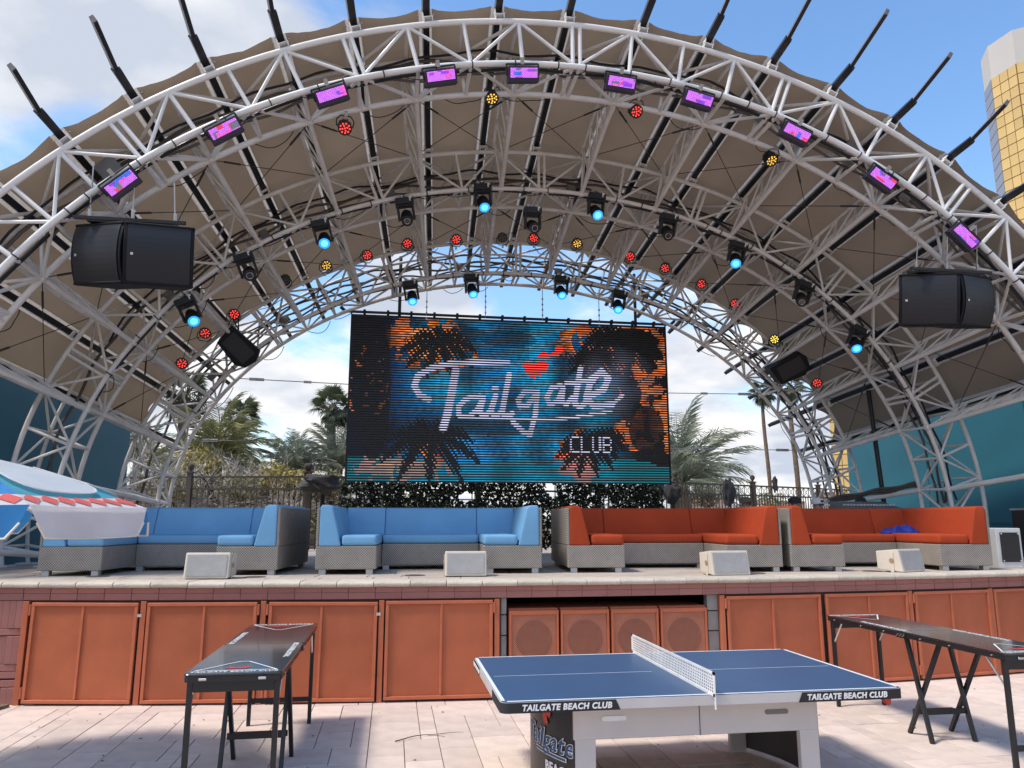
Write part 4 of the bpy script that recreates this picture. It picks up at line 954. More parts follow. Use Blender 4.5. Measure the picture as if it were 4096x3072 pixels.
# ================================================================== TABLE TENNIS TABLE
px0, px1, py0, py1, pz_ = 0.70, 3.46, 4.91, 6.51, 0.76
tt = thing('table_tennis_table', 'blue outdoor table tennis table with white perforated net', 'table', ((px0 + px1) / 2, (py0 + py1) / 2, 0))
L, Wd = px1 - px0, py1 - py0
def rrect(w, h, r, n=6):
    out = []
    for (cx_, cy_, a0) in ((w / 2 - r, h / 2 - r, 0), (-w / 2 + r, h / 2 - r, 90), (-w / 2 + r, -h / 2 + r, 180), (w / 2 - r, -h / 2 + r, 270)):
        out += [(cx_ + r * cos(radians(a0 + 90 * k / n)), cy_ + r * sin(radians(a0 + 90 * k / n))) for k in range(n + 1)]
    return out
MB().prism(rrect(L, Wd, 0.05), 'z', pz_ - 0.064, pz_ - 0.004).build('frame', ppgrey, tt)
MB().prism(rrect(L - 0.012, Wd - 0.012, 0.045), 'z', pz_ - 0.003, pz_).build('playing_surface', ppblue, tt)
zl = pz_ + 0.0015
for c, d in (((0, Wd / 2 - 0.016, zl), (L - 0.08, 0.02, 0.001)), ((0, -Wd / 2 + 0.016, zl), (L - 0.08, 0.02, 0.001)), ((-L / 2 + 0.018, 0, zl), (0.024, Wd - 0.08, 0.001)), ((L / 2 - 0.018, 0, zl), (0.024, Wd - 0.08, 0.001)),
             ((-L / 4 - 0.03, 0, zl), (L / 2 - 0.18, 0.005, 0.001)), ((L / 4 + 0.03, 0, zl), (L / 2 - 0.18, 0.005, 0.001))):
    MB().box((0, 0, 0), d).build('white_line', ppwhite, tt, loc=c)
# black corner guards with lettering
for s in (-1, 1):
    for f in (-1, 1):
        pts = rrect(L + 0.006, Wd + 0.006, 0.052); z0, z1 = pz_ - 0.068, pz_ - 0.005
        b = MB()
        def wallq(a, e, slant=0):
            pa = [(a[0], a[1], z0), (e[0], e[1], z0), (e[0], e[1], z1), (a[0], a[1], z1)]
            if slant: pa[1] = (e[0] + slant, e[1], z0)
            b.add(pa, [(0, 1, 2, 3)])
        q = [(x, y) for x, y in pts if x * s > 0 and y * f > 0 and x * s > L / 2 - 0.06 and y * f > Wd / 2 - 0.06]
        q.sort(key=lambda p_: atan2(p_[1] * f, p_[0] * s))
        for i in range(len(q) - 1): wallq(q[i], q[i + 1])
        wallq(q[-1], (s * (L / 2 - 0.74), f * (Wd / 2 + 0.003)), -s * 0.03); wallq((s * (L / 2 + 0.003), f * (Wd / 2 - 0.42)), q[0])
        b.build('corner_guard', blackm, tt, fixn=False)
for s in (-1, 1):
    me = text_mesh('TAILGATE BEACH CLUB', 0.050, txt, 0.18, 0.038)
    o = link('lettering', me, tt, (s * (L / 2 - 0.42), -Wd / 2 - 0.007, pz_ - 0.038)); o.rotation_euler = (pi / 2, 0, 0)
    o = link('lettering', me, tt, (s * (L / 2 - 0.42), Wd / 2 + 0.007, pz_ - 0.038)); o.rotation_euler = (pi / 2, 0, pi)
me = text_mesh('TAILGATE BEACH CLUB', 0.036, txt, 0.18, 0.03)
o = link('lettering', me, tt, (-L / 2 - 0.007, Wd / 2 - 0.24, pz_ - 0.036)); o.rotation_euler = (pi / 2, 0, -pi / 2)
# apron and legs
for f in (-1, 1): MB().box((0, 0, 0), (1.72, 0.03, 0.235)).build('apron', ppgrey, tt, loc=(-0.01, f * (Wd / 2 - 0.22), 0.578), bevel=0.006, seg=1)
for s in (-1, 1):
    MB().prism(rrect(0.17, 0.03, 0.0149, 4), "y", -0.003, 0.003).build('slot_plate', ppwhite if s < 0 else mat('grey_slot', (0.17, 0.16, 0.16), 0.5), tt, loc=(s * 0.575 - 0.02, -Wd / 2 + 0.202, 0.59))
MB().box((0.0, -Wd / 2 + 0.203, 0.578), (0.004, 0.004, 0.235)).build('apron_joint', ppdark, tt)
for s in (-1, 1):
    for f in (-1, 1): MB().box((0, 0, 0), (0.14, 0.05, 0.69)).build('leg', ppgrey, tt, loc=(s * 0.79, f * (Wd / 2 - 0.235), 0.345), bevel=0.008, seg=2)
    v = []; fs = []; n = 14
    for i in range(n + 1):
        a = -1 + 2 * i / n; y = a * (Wd / 2 - 0.22); x = s * (0.865 + 0.17 * (1 - a * a))
        v += [(x, y, 0.03), (x, y, 0.695), (x - s * 0.014, y, 0.695), (x - s * 0.014, y, 0.03)]
    for i in range(n):
        for q in range(4): fs.append((4 * i + q, 4 * i + (q + 1) % 4, 4 * i + 4 + (q + 1) % 4, 4 * i + 4 + q))
    MB().add(v, fs).build('curved_end_panel', mat('black_satin_panel', (0.012, 0.012, 0.013), 0.4) if s < 0 else ppdark, tt, smooth=True)
# logo on the left end panel
def onpanel(u, z):            # u along the panel from its front end, metres
    y = -(Wd / 2 - 0.22) + u; a = y / (Wd / 2 - 0.22); x = -(0.865 + 0.17 * (1 - a * a)) - 0.004
    dx = 0.34 * a / (Wd / 2 - 0.22); return Vector((x, y, z)), atan2(-1.0, -dx)
for (s_, size, u, z, m_, bo, sh, lift) in (('Tailgate', 0.175, 0.30, 0.40, txt, 0.030, 0.25, 0.0), ('Tailgate', 0.175, 0.30, 0.40, navy, 0.006, 0.25, 0.003), ('BEACH', 0.085, 0.15, 0.235, txt, 0.03, 0.0, 0.0), ('CLUB', 0.085, 0.16, 0.155, txt, 0.03, 0.0, 0.0)):
    me = text_mesh(s_, size, m_, sh, bo).copy(); w0 = [vv.co.copy() for vv in me.vertices]
    for vv, c in zip(me.vertices, w0):
        P, _ = onpanel(max(0.004, u - c.x), z + c.y); vv.co = P + Vector((-0.002 - c.z - lift, 0, 0))
    me.update(); link('logo_lettering', me, tt)
for (u0, u1, z, hgt, m_) in ((0.06, 0.44, 0.318, 0.026, txt), (0.066, 0.434, 0.318, 0.016, navy)):
    v = []
    for i in range(9):
        P, _ = onpanel(u0 + (u1 - u0) * i / 8, z); P.x -= 0.003 + (0.002 if m_ is navy else 0); v += [(P.x, P.y, z - hgt / 2), (P.x, P.y, z + hgt / 2)]
    MB().add(v, [(2 * i, 2 * i + 2, 2 * i + 3, 2 * i + 1) for i in range(8)]).build('logo_bar', m_, tt, fixn=False)
v = []
for (u, z) in ((0.31, 0.50), (0.25, 0.50), (0.27, 0.56), (0.235, 0.545), (0.215, 0.575), (0.235, 0.615), (0.275, 0.63), (0.31, 0.60), (0.325, 0.55)):
    P, _ = onpanel(u, z); v.append((P.x - 0.004, P.y, P.z))
MB().add(v, [tuple(range(len(v)))]).build('logo_mark', redp, tt, fixn=False)
# perforated net
nb_ = MB(); nx, nz_ = 54, 6; nl, nh = Wd + 0.13, 0.152; cw, chh = (nl - 0.06) / nx, (nh - 0.036) / nz_
for i in range(nx):
    for j in range(nz_):
        y0_, z0_ = -nl / 2 + 0.03 + i * cw, 0.018 + j * chh; cy_, cz_ = y0_ + cw / 2, z0_ + chh / 2
        outer = [(y0_, z0_), (cy_, z0_), (y0_ + cw, z0_), (y0_ + cw, cz_), (y0_ + cw, z0_ + chh), (cy_, z0_ + chh), (y0_, z0_ + chh), (y0_, cz_)]
        ang = [225, 270, 315, 0, 45, 90, 135, 180]; inner = [(cy_ + 0.0080 * cos(radians(a)), cz_ + 0.0064 * sin(radians(a))) for a in ang]
        nb_.add([(0, *p_) for p_ in outer] + [(0, *p_) for p_ in inner], [(k, (k + 1) % 8, 8 + (k + 1) % 8, 8 + k) for k in range(8)])
net = nb_.build('net', mat('white_net_metal', (0.76, 0.75, 0.72), 0.45), tt, loc=(0.0, -0.01, pz_), fixn=False)
for c, d in (((0, 0, 0.009), (0.006, nl, 0.018)), ((0, 0, nh - 0.009), (0.006, nl, 0.018)), ((0, -nl / 2 + 0.015, nh / 2), (0.006, 0.03, nh)), ((0, nl / 2 - 0.015, nh / 2), (0.006, 0.03, nh))):
    MB().box(c, d).build('net_edge', MATS['white_net_metal'], net)
MB().box((0, -nl / 2 + 0.005, -0.03), (0.006, 0.012, 0.09)).build('net_clamp', MATS['white_net_metal'], net)

# ================================================================== BEER PONG TABLES
def pong_table(x0, x1, y0, y1, label):
    W, Ln, Hh = x1 - x0, y1 - y0, 0.90; t = thing('party_table', label, 'table', ((x0 + x1) / 2, (y0 + y1) / 2, 0), 0, 'black folding party tables')
    for s in (-1, 1):
        tp = MB().prism(rrect(W, Ln / 2 - 0.003, 0.035, 4), 'z', Hh - 0.014, Hh).build('top_half', btop, t, loc=(0, s * Ln / 4, 0), bevel=0.003, seg=1)
        MB().prism(rrect(W - 0.006, Ln / 2 - 0.012, 0.035, 4), 'z', Hh - 0.052, Hh - 0.016).build('edge_rail', bleg, t, loc=(0, s * Ln / 4, 0))
        for u in (-1, 1):
            MB().box((0, 0, 0), (0.034, 0.034, Hh - 0.055)).build('leg', bleg, t, loc=(u * (W / 2 - 0.035), s * (Ln / 2 - 0.07), (Hh - 0.055) / 2), bevel=0.003, seg=1)
            b = MB().tube((u * (W / 2 - 0.035), s * (Ln / 2 - 0.08), Hh - 0.26), (u * (W / 2 - 0.03), s * (Ln / 2 - 0.24), Hh - 0.06), 0.008, 6); b.build('leg_brace', silver, t)
        MB().box((0, s * (Ln / 2 - 0.07), Hh - 0.09), (W - 0.11, 0.02, 0.07)).build('end_apron', bleg, t)
        MB().box((0, s * (Ln / 2 - 0.07), 0.22), (W - 0.105, 0.018, 0.04)).build('foot_bar', bleg, t)
        z = Hh + 0.0015; yb, yt = s * (Ln / 2 - 0.10), s * (Ln / 2 - 0.42)
        tri = [(-W / 2 + 0.05, yb), (W / 2 - 0.05, yb), (0.03, yt), (-0.03, yt)]; b = MB()
        for i in range(4):
            a, e = Vector(tri[i]), Vector(tri[(i + 1) % 4]); d = (e - a).normalized(); nn = Vector((-d.y, d.x)) * 0.006
            b.add([(a.x - nn.x - d.x * 0.006, a.y - nn.y - d.y * 0.006, z), (e.x - nn.x + d.x * 0.006, e.y - nn.y + d.y * 0.006, z), (e.x + nn.x + d.x * 0.006, e.y + nn.y + d.y * 0.006, z), (a.x + nn.x - d.x * 0.006, a.y + nn.y - d.y * 0.006, z)], [(0, 1, 2, 3)])
            z += 0.0002
        b.build('triangle_print', txt, tp, fixn=False).location = (0, -s * Ln / 4, 0)
        MB().add([(-0.09, yb - s * 0.10, Hh + 0.0016), (-0.05, yb - s * 0.055, Hh + 0.0016), (0.05, yb - s * 0.06, Hh + 0.0016), (0.09, yb - s * 0.10, Hh + 0.0016), (0.05, yb - s * 0.125, Hh + 0.0016), (-0.01, yb - s * 0.10, Hh + 0.0016), (-0.06, yb - s * 0.13, Hh + 0.0016)], [tuple(range(7))]).build('red_mark', redp, tp, fixn=False).location = (0, -s * Ln / 4, 0)
        o = link('lettering', text_mesh('TAILGATE BEACH CLUB', 0.048, txt, 0, 0.015, 0.0006), tp, (0, s * (Ln / 2 - 0.055) - s * Ln / 4, Hh + 0.002)); o.rotation_euler.z = 0 if s < 0 else pi
        o = link('lettering', text_mesh('TAILGATE BEACH CLUB', 0.056, txt, 0, 0.02, 0.0006), tp, (-s * (W / 2 - 0.05), s * 0.33 - s * Ln / 4, Hh + 0.002)); o.rotation_euler.z = pi / 2 if s < 0 else -pi / 2
        for u in (-0.6, 0.6): MB().box((u * W / 2, s * (Ln / 2 + 0.001), Hh - 0.035), (0.05, 0.008, 0.016)).build('clasp', silver, t, bevel=0.003, seg=1)
    for u in (-1, 1):
        xx = u * (W / 2 - 0.085)
        for k, (ya, yb) in enumerate(((0.02, -0.20), (-0.36, 0.14))):
            d = Vector((0, yb - ya, -(Hh - 0.055))); c = Vector((xx + (0.018 if k else -0.018), (ya + yb) / 2, (Hh - 0.055) / 2)); a = atan2(yb - ya, -(Hh - 0.055))
            MB().box((0, 0, 0), (0.032, 0.036, d.length)).build('cross_leg', bleg, t, loc=c, bevel=0.003, seg=1).rotation_euler.x = -a + pi
        hp_ = MB().box((u * (W / 2 + 0.002), 0, Hh - 0.035), (0.006, 0.12, 0.045)); hp_.build('hinge_plate', bleg, t)
        for k in range(6): MB().tube((u * (W / 2 + 0.003), -0.05 + 0.02 * k, Hh - 0.028 - 0.014 * (k % 2)), (u * (W / 2 + 0.008), -0.05 + 0.02 * k, Hh - 0.028 - 0.014 * (k % 2)), 0.005, 6).build('rivet', silver, t)
        for yy in (-1.05, -0.6, -0.25, 0.25, 0.6, 1.05): MB().tube((u * (W / 2 - 0.004), yy, Hh - 0.034), (u * (W / 2 + 0.003), yy, Hh - 0.034), 0.006, 6).build('rivet', silver, t)
    for yy, z in ((-0.135, 0.24), (0.055, 0.20)): MB().box((0, yy, z), (W - 0.19, 0.02, 0.045)).build('stretcher', bleg, t)
pong_table(-1.31, -0.69, 5.36, 7.80, 'black folding party table with white triangles standing left of the table tennis table')
pong_table(4.55, 5.13, 5.22, 7.63, 'black folding party table seen from the side at the right of the table tennis table')

# ================================================================== UMBRELLA
um = thing('beach_umbrella', 'white and blue beach umbrella with red diamond border at the left edge', 'umbrella', (-3.2, 6.1, 0))
UR, UZ, UA = 1.35, 1.975, 2.36
def cor(k, r=1.0): a = radians(45 * k); return Vector((UR * r * cos(a), UR * r * sin(a), UA + (UZ - UA) * r + 0.03 * sin(pi * min(r, 1)) ))
for k in range(8):
    def patch(r0, r1, name, m, lift, par=um, u0=0.0, u1=1.0, nu=8, nr=6, edge=None):
        v = []; f = []
        for j in range(nr + 1):
            for i in range(nu + 1):
                u = u0 + (u1 - u0) * i / nu; r = r0 + (r1 - r0) * j / nr
                if edge: r = r0 + (edge(u) - r0) * j / nr
                p = cor(k, r).lerp(cor(k + 1, r), u); p.z -= 0.010 * sin(pi * u) * r; p.z += lift + 0.006 * mnoise.noise(p * 5)
                v.append(p)
        for j in range(nr):
            for i in range(nu): f.append((j * (nu + 1) + i, j * (nu + 1) + i + 1, (j + 1) * (nu + 1) + i + 1, (j + 1) * (nu + 1) + i))
        return MB().add(v, f).build(name, m, par, smooth=True, fixn=False)
    cpn = patch(0.05, 0.86, 'canopy_panel', umbt if k % 2 else umbb, 0.0)
    patch(0.86, 1.0, 'border_band', umbw, 0.0, cpn)
    nd = 7
    for q in range(nd):
        u0 = (q + 0.0) / nd; u1 = (q + 1.0) / nd; um_ = (u0 + u1) / 2
        def P(u, r):
            p = cor(k, r).lerp(cor(k + 1, r), u); p.z -= 0.010 * sin(pi * u) * r; p.z += 0.010 + 0.006 * mnoise.noise(p * 5); return p
        MB().add([P(u0, 0.93), P(um_, 0.992), P(u1, 0.93), P(um_, 0.868)], [(0, 1, 2, 3)]).build('red_diamond', umbr, cpn, fixn=False)
    # rounded flap of the upper tier
    fl = patch(0.03, 0.8, 'top_flap', umbw if k % 2 else umbt, 0.03, nu=18, edge=lambda u: 0.40 + 0.46 * (1 - abs(2 * u - 1) ** 4) ** 0.5)
    pts = []
    for i in range(17):
        u = i / 16; r = 0.40 + 0.46 * (1 - abs(2 * u - 1) ** 4) ** 0.5; p = cor(k, r).lerp(cor(k + 1, r), u); p.z -= 0.010 * sin(pi * u) * r; p.z += 0.035; pts.append(p)
    MB().path(pts, 0.006, 5).build('piping', umbw if k % 2 else pipingm, fl)
    # hanging valance
    v = []; f = []; nu, nr = 14, 4; outl = []
    for j in range(nr + 1):
        for i in range(nu + 1):
            u = i / nu; e = min(u, 1 - u) / 0.06; dpt = 0.205 * min(1, (0.55 + 0.45 * min(1, e) ** 0.5)); sh = 0.05 + 0.90 * u if j == nr else 0.02 + 0.96 * u
            base = cor(k, 1.0).lerp(cor(k + 1, 1.0), 0.5 + (u - 0.5) * (1 - 0.10 * j / nr)); base.z -= 0.010 * sin(pi * u); out = Vector((base.x, base.y, 0)).normalized()
            p = base + out * (0.012 + 0.025 * j / nr + 0.014 * sin(u * 9 + k) * j / nr); p.z -= dpt * j / nr; v.append(p)
            if j == nr: outl.append(p)
    for j in range(nr):
        for i in range(nu): f.append((j * (nu + 1) + i, j * (nu + 1) + i + 1, (j + 1) * (nu + 1) + i + 1, (j + 1) * (nu + 1) + i))
    va = MB().add(v, f).build('valance', umbw if k % 2 else umbb, um, smooth=True, fixn=False)
    va.data.materials[0] = umbw if k in (7, 1, 3, 5) else umbb
    MB().path(outl, 0.008, 5).build('piping', pipingm, va)
    MB().tube((0, 0, UA - 0.02), cor(k) - Vector((0, 0, 0.03)), 0.009, 6).build('rib', wht, um)
MB().tube((0, 0, 0.0), (0, 0, UA + 0.06), 0.022, 12).build('pole', wht, um); MB().lathe([(0.24, 0), (0.24, 0.06), (0.05, 0.10), (0.05, 0.35)], 24).build('base', concrete, um); MB().lathe([(0.03, 0), (0.035, 0.03), (0.01, 0.07)], 12, (0, 0, UA + 0.05)).build('finial', wht, um)

# ================================================================== FENCE
FP = [(-10.0, 20.2), (-4.72, 18.65), (-1.95, 18.15), (2.0, 18.2), (7.5, 19.4), (13.3, 22.2), (18, 25.0)]
fz0, fz1, fz2 = SZ, 2.62, 2.90
postm = MB().box((0, 0, 0.88), (0.11, 0.11, 1.76)).box((0, 0, 1.78), (0.16, 0.16, 0.035)).lathe([(0.03, 1.79), (0.03, 1.83), (0.062, 1.87), (0.075, 1.91), (0.062, 1.96), (0.02, 1.985)], 14).mesh('post', fencem, smooth=True)
pickm = MB().box((0, 0, 0.70), (0.022, 0.022, 1.40)).mesh('picket', fencem)
ring = MB()
for k in range(12):
    a, b = 2 * pi * k / 12, 2 * pi * (k + 1) / 12; ring.tube((0.035 * cos(a), 0, 0.035 * sin(a)), (0.035 * cos(b), 0, 0.035 * sin(b)), 0.006, 5, caps=False)
for sx in (-1, 1):
    for sz in (-1, 1): ring.tube((sx * 0.024, 0, sz * 0.026), (sx * 0.118, 0, sz * 0.128), 0.008, 5)
ring.box((0.125, 0, 0), (0.016, 0.016, 0.26)); ringm = ring.mesh('lattice', fencem)
FL = ['brown iron fence bay at the far left behind the truss legs', 'brown iron fence bay beside the shrubs left of the screen', 'brown iron fence bay behind the hedge', 'brown iron fence bay behind the right half of the hedge',
      'brown iron fence bay right of the screen with clothing hung on it', 'brown iron fence bay at the right behind the rear truss leg']
npk = 0
for i in range(6):
    a, b = Vector((*FP[i], fz0)), Vector((*FP[i + 1], fz0)); d = b - a; L = d.length; rz = atan2(d.y, d.x)
    f = thing('fence_panel', FL[i], 'fence', a, rz, 'bays of the iron fence behind the stage')
    link('post', postm, f)
    if i in (0, 1, 4, 5): link('post', postm, f, (L * (0.5 if i in (0, 4, 5) else 0.98), 0, 0))
    for z in (fz1, fz2): MB().box((L / 2, 0, z - fz0), (L, 0.04, 0.045)).build('rail', fencem, f)
    MB().box((L / 2, 0, 0.12), (L, 0.035, 0.04)).build('rail', fencem, f)
    hid = i in (2, 3)
    n = int(L / 0.125); 
    for k in range(n):
        if (hid and (i == 3 and k < n - 20 or i == 2 and k > 16)) or npk > 290: continue
        if i == 5 and k > 12: continue
        if i == 0 and k < n - 30: continue
        link('picket', pickm, f, ((k + 0.5) * L / n, 0, 0.0)); npk += 1
    n = int(L / 0.25)
    for k in range(n):
        if hid and (i == 3 and k < n - 10 or i == 2 and k > 8): continue
        if (i == 5 and k > 8) or (i == 0 and k < n - 15): continue
        link('lattice', ringm, f, ((k + 0.5) * L / n, 0, (fz1 + fz2) / 2 - fz0))

# ================================================================== VEGETATION
em = MB(); vs = []; fs = []; n = 30
for j in range(9):
    for i in range(n + 1):
        x = -40 + 80 * i / n; y = 19.0 + 4.5 * j; y += max(0, (x - 5)) * 0.5
        z = 1.0 + (0.0 if j == 0 else 0.5 * min(j, 3) + 0.35 * mnoise.noise(Vector((x * 0.2, j * 0.8, 0)))); z = z if x < 8 else 0.8 + 0.1 * mnoise.noise(Vector((x, j, 3)))
        vs.append((x, y, z if 0 < j < 8 else 0.9 if j == 0 else -0.5))
for j in range(8):
    for i in range(n): fs.append((j * (n + 1) + i, j * (n + 1) + i + 1, (j + 1) * (n + 1) + i + 1, (j + 1) * (n + 1) + i))
o = MB().add(vs, fs).build('embankment', desert, None, smooth=True); tag(o, kind='structure')

def leafcloud(b, c, rx, ry, rz_, n, size, rr, up=0.3, shell=0.5):
    for _ in range(n):
        while True:
            p = Vector((rr.uniform(-1, 1), rr.uniform(-1, 1), rr.uniform(-1, 1))); l = p.length
            if l < 1 and l > shell * rr.random(): break
        if mnoise.noise(Vector((p.x * 2.2 + c[0], p.y * 2.2, p.z * 2.2 + c[2]))) < -0.18: continue
        q = Vector((c[0] + p.x * rx, c[1] + p.y * ry, c[2] + p.z * rz_)); d = Vector((rr.gauss(0, 1), rr.gauss(0, 1), rr.gauss(up, 1))).normalized(); s_ = size * rr.uniform(0.6, 1.4)
        a = d.orthogonal().normalized(); a = Matrix.Rotation(rr.uniform(0, 6.28), 3, d) @ a; w = d.cross(a) * s_ * 0.28
        b.add([q - a * s_ * 0.5, q + w, q + a * s_ * 0.5, q - w], [(0, 1, 2, 3)])
def twigs(b, c, r, h, n, rr, th=0.012):
    for _ in range(n):
        a = rr.uniform(0, 6.28); p = Vector((c[0] + rr.uniform(-.3, .3) * r, c[1] + rr.uniform(-.3, .3) * r, c[2])); d = Vector((cos(a) * 0.6, sin(a) * 0.6, rr.uniform(0.5, 1.2))).normalized(); pts = [p.copy()]
        st = h / 5 * rr.uniform(0.6, 1.15)
        for k in range(5):
            d = (d + Vector((rr.gauss(0, 0.35), rr.gauss(0, 0.35), rr.gauss(-0.12, 0.3)))).normalized(); p = p + d * st; pts.append(p.copy())
            if k > 0:
                e = (d + Vector((rr.gauss(0, .7), rr.gauss(0, .7), rr.gauss(0, .5)))).normalized(); b.tube(p, p + e * st * rr.uniform(.6, 1.4), th * 0.5, 3, th * 0.2, caps=False)
        b.path(pts, th, 3, radii=[th * (1 - 0.14 * k) for k in range(6)])
def frond_mesh(L, droop, m, seed, nl=30, wl=0.24):
    rr = random.Random(seed); b = MB(); pts = []; p = Vector((0, 0, 0)); ang = radians(14)
    for k in range(13):
        pts.append(p.copy()); ang -= droop / 12 * (0.35 + 1.3 * k / 12); p = p + Vector((cos(ang), 0, sin(ang))) * L / 12
    b.path(pts, 0.02, 4, radii=[0.028 * L / 2.5 * (1 - 0.07 * k) for k in range(13)])
    for k in range(nl):
        u = 0.12 + 0.88 * k / nl; x = u * 12; i = min(11, int(x)); q = pts[i].lerp(pts[i + 1], x - i); d = (pts[i + 1] - pts[i]).normalized(); up = d.cross(Vector((0, 1, 0))) * -1
        ll = L * wl * (0.45 + 0.75 * sin(pi * min(1, u * 0.9 + 0.08))) * rr.uniform(0.8, 1.1)
        for s in (-1, 1):
            e = (d * rr.uniform(0.55, 0.9) + Vector((0, s, 0)) * 0.75 + up * rr.uniform(0.05, 0.45)).normalized(); w = d * 0.013 * L / 2.5; tip = q + e * ll - Vector((0, 0, 0.12 * ll))
            b.add([q - w, q + w, q + e * ll * 0.55 + w * 1.1, tip], [(0, 1, 2, 3)])
    return b.mesh('frond', m, fixn=False)
def fan_mesh(R_, m, seed):
    rr = random.Random(seed); b = MB(); b.path([(0, 0, 0), (R_ * 0.5, 0, 0.03), (R_ * 0.95, 0, 0)], 0.012, 4); c = Vector((R_ * 0.9, 0, 0)); n = 26
    for k in range(n):
        a = radians(-125 + 250 * k / (n - 1)); l = R_ * (0.95 - 0.25 * abs(a) / 2.2) * rr.uniform(0.85, 1.05); d = Vector((cos(a), sin(a), 0)); w = Vector((-sin(a), cos(a), 0)) * l * 0.055
        mid = c + d * l * 0.6 - Vector((0, 0, 0.05 * l)); tip = c + d * l - Vector((0, 0, rr.uniform(0.2, 0.5) * l))
        b.add([c, mid - w, tip, mid + w], [(0, 1, 2, 3)])
    return b.mesh('fan_leaf', m, fixn=False)
FRM = {}
def palm(kind, pos, ground, R_, n, label, m, seed, group, dens=30, lift=(-25, 78), droop=1.5, thr=0.16):
    rr = random.Random(seed); t = thing('date_palm' if kind == 'date' else 'fan_palm', label, 'palm tree', (pos.x, pos.y, ground), 0, group); h = pos.z - ground
    tr = MB(); k = 14
    tr.path([(0.06 * sin(i * 0.4), 0.04 * cos(i * 0.5), h * i / k) for i in range(k + 1)], thr, 10, radii=[thr * (1.25 - 0.3 * i / k) * (1 + 0.07 * (i % 2)) for i in range(k + 1)]).build('trunk', bark, t, smooth=True)
    key = (kind, round(R_, 2), m.name)
    if key not in FRM: FRM[key] = [frond_mesh(R_, droop * f_, m, seed + q, dens) if kind == 'date' else fan_mesh(R_, m, seed + q) for q, f_ in enumerate((0.7, 1.0, 1.3))]
    for i in range(n):
        az = i * 2.39996 + rr.uniform(-.2, .2); f_ = (i + 0.5) / n; el = radians(lift[1] + (lift[0] - lift[1]) * f_ ** 0.85 + rr.uniform(-8, 8)); s_ = rr.uniform(0.82, 1.1)
        mt = Matrix.Translation((0.03 * cos(az), 0.03 * sin(az), h - 0.1 * f_)) @ Matrix.Rotation(az, 4, 'Z') @ Matrix.Rotation(-el, 4, 'Y') @ Matrix.Rotation(rr.uniform(-.5, .5), 4, 'X') @ Matrix.Scale(s_, 4)
        link('frond' if kind == 'date' else 'fan_leaf', FRM[key][i % 3], t, mtx=mt)
    if kind != 'date':
        b = MB(); leafcloud(b, (0, 0, h - 0.45 * R_), 0.28 * R_, 0.28 * R_, 0.4 * R_, 120, 0.35 * R_, rr); b.build('dead_skirt', twig, t, fixn=False)
    return t
PG = 'palms beyond the fence'
palm('date', atY(217, 452, 24.0), 1.6, 2.0, 46, 'large olive date palm with arching fronds above the yellow bush left of the screen', leafp, 5, PG, 34, (-30, 80), 1.4, 0.22)
palm('fan', atY(186, 392, 27.0), 1.6, 0.55, 34, 'dark fan palm behind the left leg of the rear arch', leafd, 6, PG, lift=(-60, 75), thr=0.13)
palm('fan', atY(241, 415, 30.0), 1.6, 0.52, 34, 'small dark fan palm peeking out above the large date palm', leafd, 7, PG, lift=(-50, 75), thr=0.13)
palm('fan', atY(334, 405, 26.0), 1.6, 0.50, 30, 'dark fan palm standing against the left edge of the screen', leafd, 8, PG, lift=(-65, 80), thr=0.14)
palm('date', atY(294, 470, 25.0), 1.6, 1.45, 44, 'low grey green date palm between the bushes left of the screen', leafg, 9, PG, 30, (5, 85), 1.0, 0.15)
palm('date', atY(340, 466, 25.5), 1.6, 1.7, 40, 'grey green date palm half hidden by the left edge of the screen', leafg, 10, PG, 30, (0, 85), 1.0, 0.15)
palm('date', atY(682, 482, 23.0), 0.9, 2.75, 46, 'big grey green date palm right of the screen with drooping fronds', leafg, 11, PG, 27, (-14, 84), 1.15, 0.25)
palm('fan', atY(763, 391, 36.0), 0.5, 0.52, 30, 'tall slim fan palm to the right of the screen, left of the two', leafd, 12, PG, lift=(-70, 70), thr=0.085)
palm('fan', atY(790, 386, 33.0), 0.5, 0.52, 30, 'tall fan palm behind the right leg of the rear arch', leafd, 13, PG, lift=(-70, 70), thr=0.10)
palm('date', atY(140, 458, 26.0), 1.6, 1.5, 34, 'grey green date palm beside the left teal wall', leafg, 14, PG, 28, (-10, 82), 1.2, 0.15)
def bush(c, r, h, m, label, seed, n=1500, ls=0.09):
    rr = random.Random(seed); t = thing('bush', label, 'bush', c, 0, 'bushes beyond the fence'); b = MB()
    for k in range(6): leafcloud(b, (rr.uniform(-.5, .5) * r, rr.uniform(-.5, .5) * r, h * rr.uniform(0.35, 0.72)), r * 0.6, r * 0.6, h * 0.36, n // 6, ls, rr, 0.5, 0.6)
    b.build('foliage', m, t, fixn=False); b = MB(); twigs(b, (0, 0, 0), r * 0.6, h * 0.9, 26, rr, 0.014); b.build('stems', twigd, t, fixn=False)
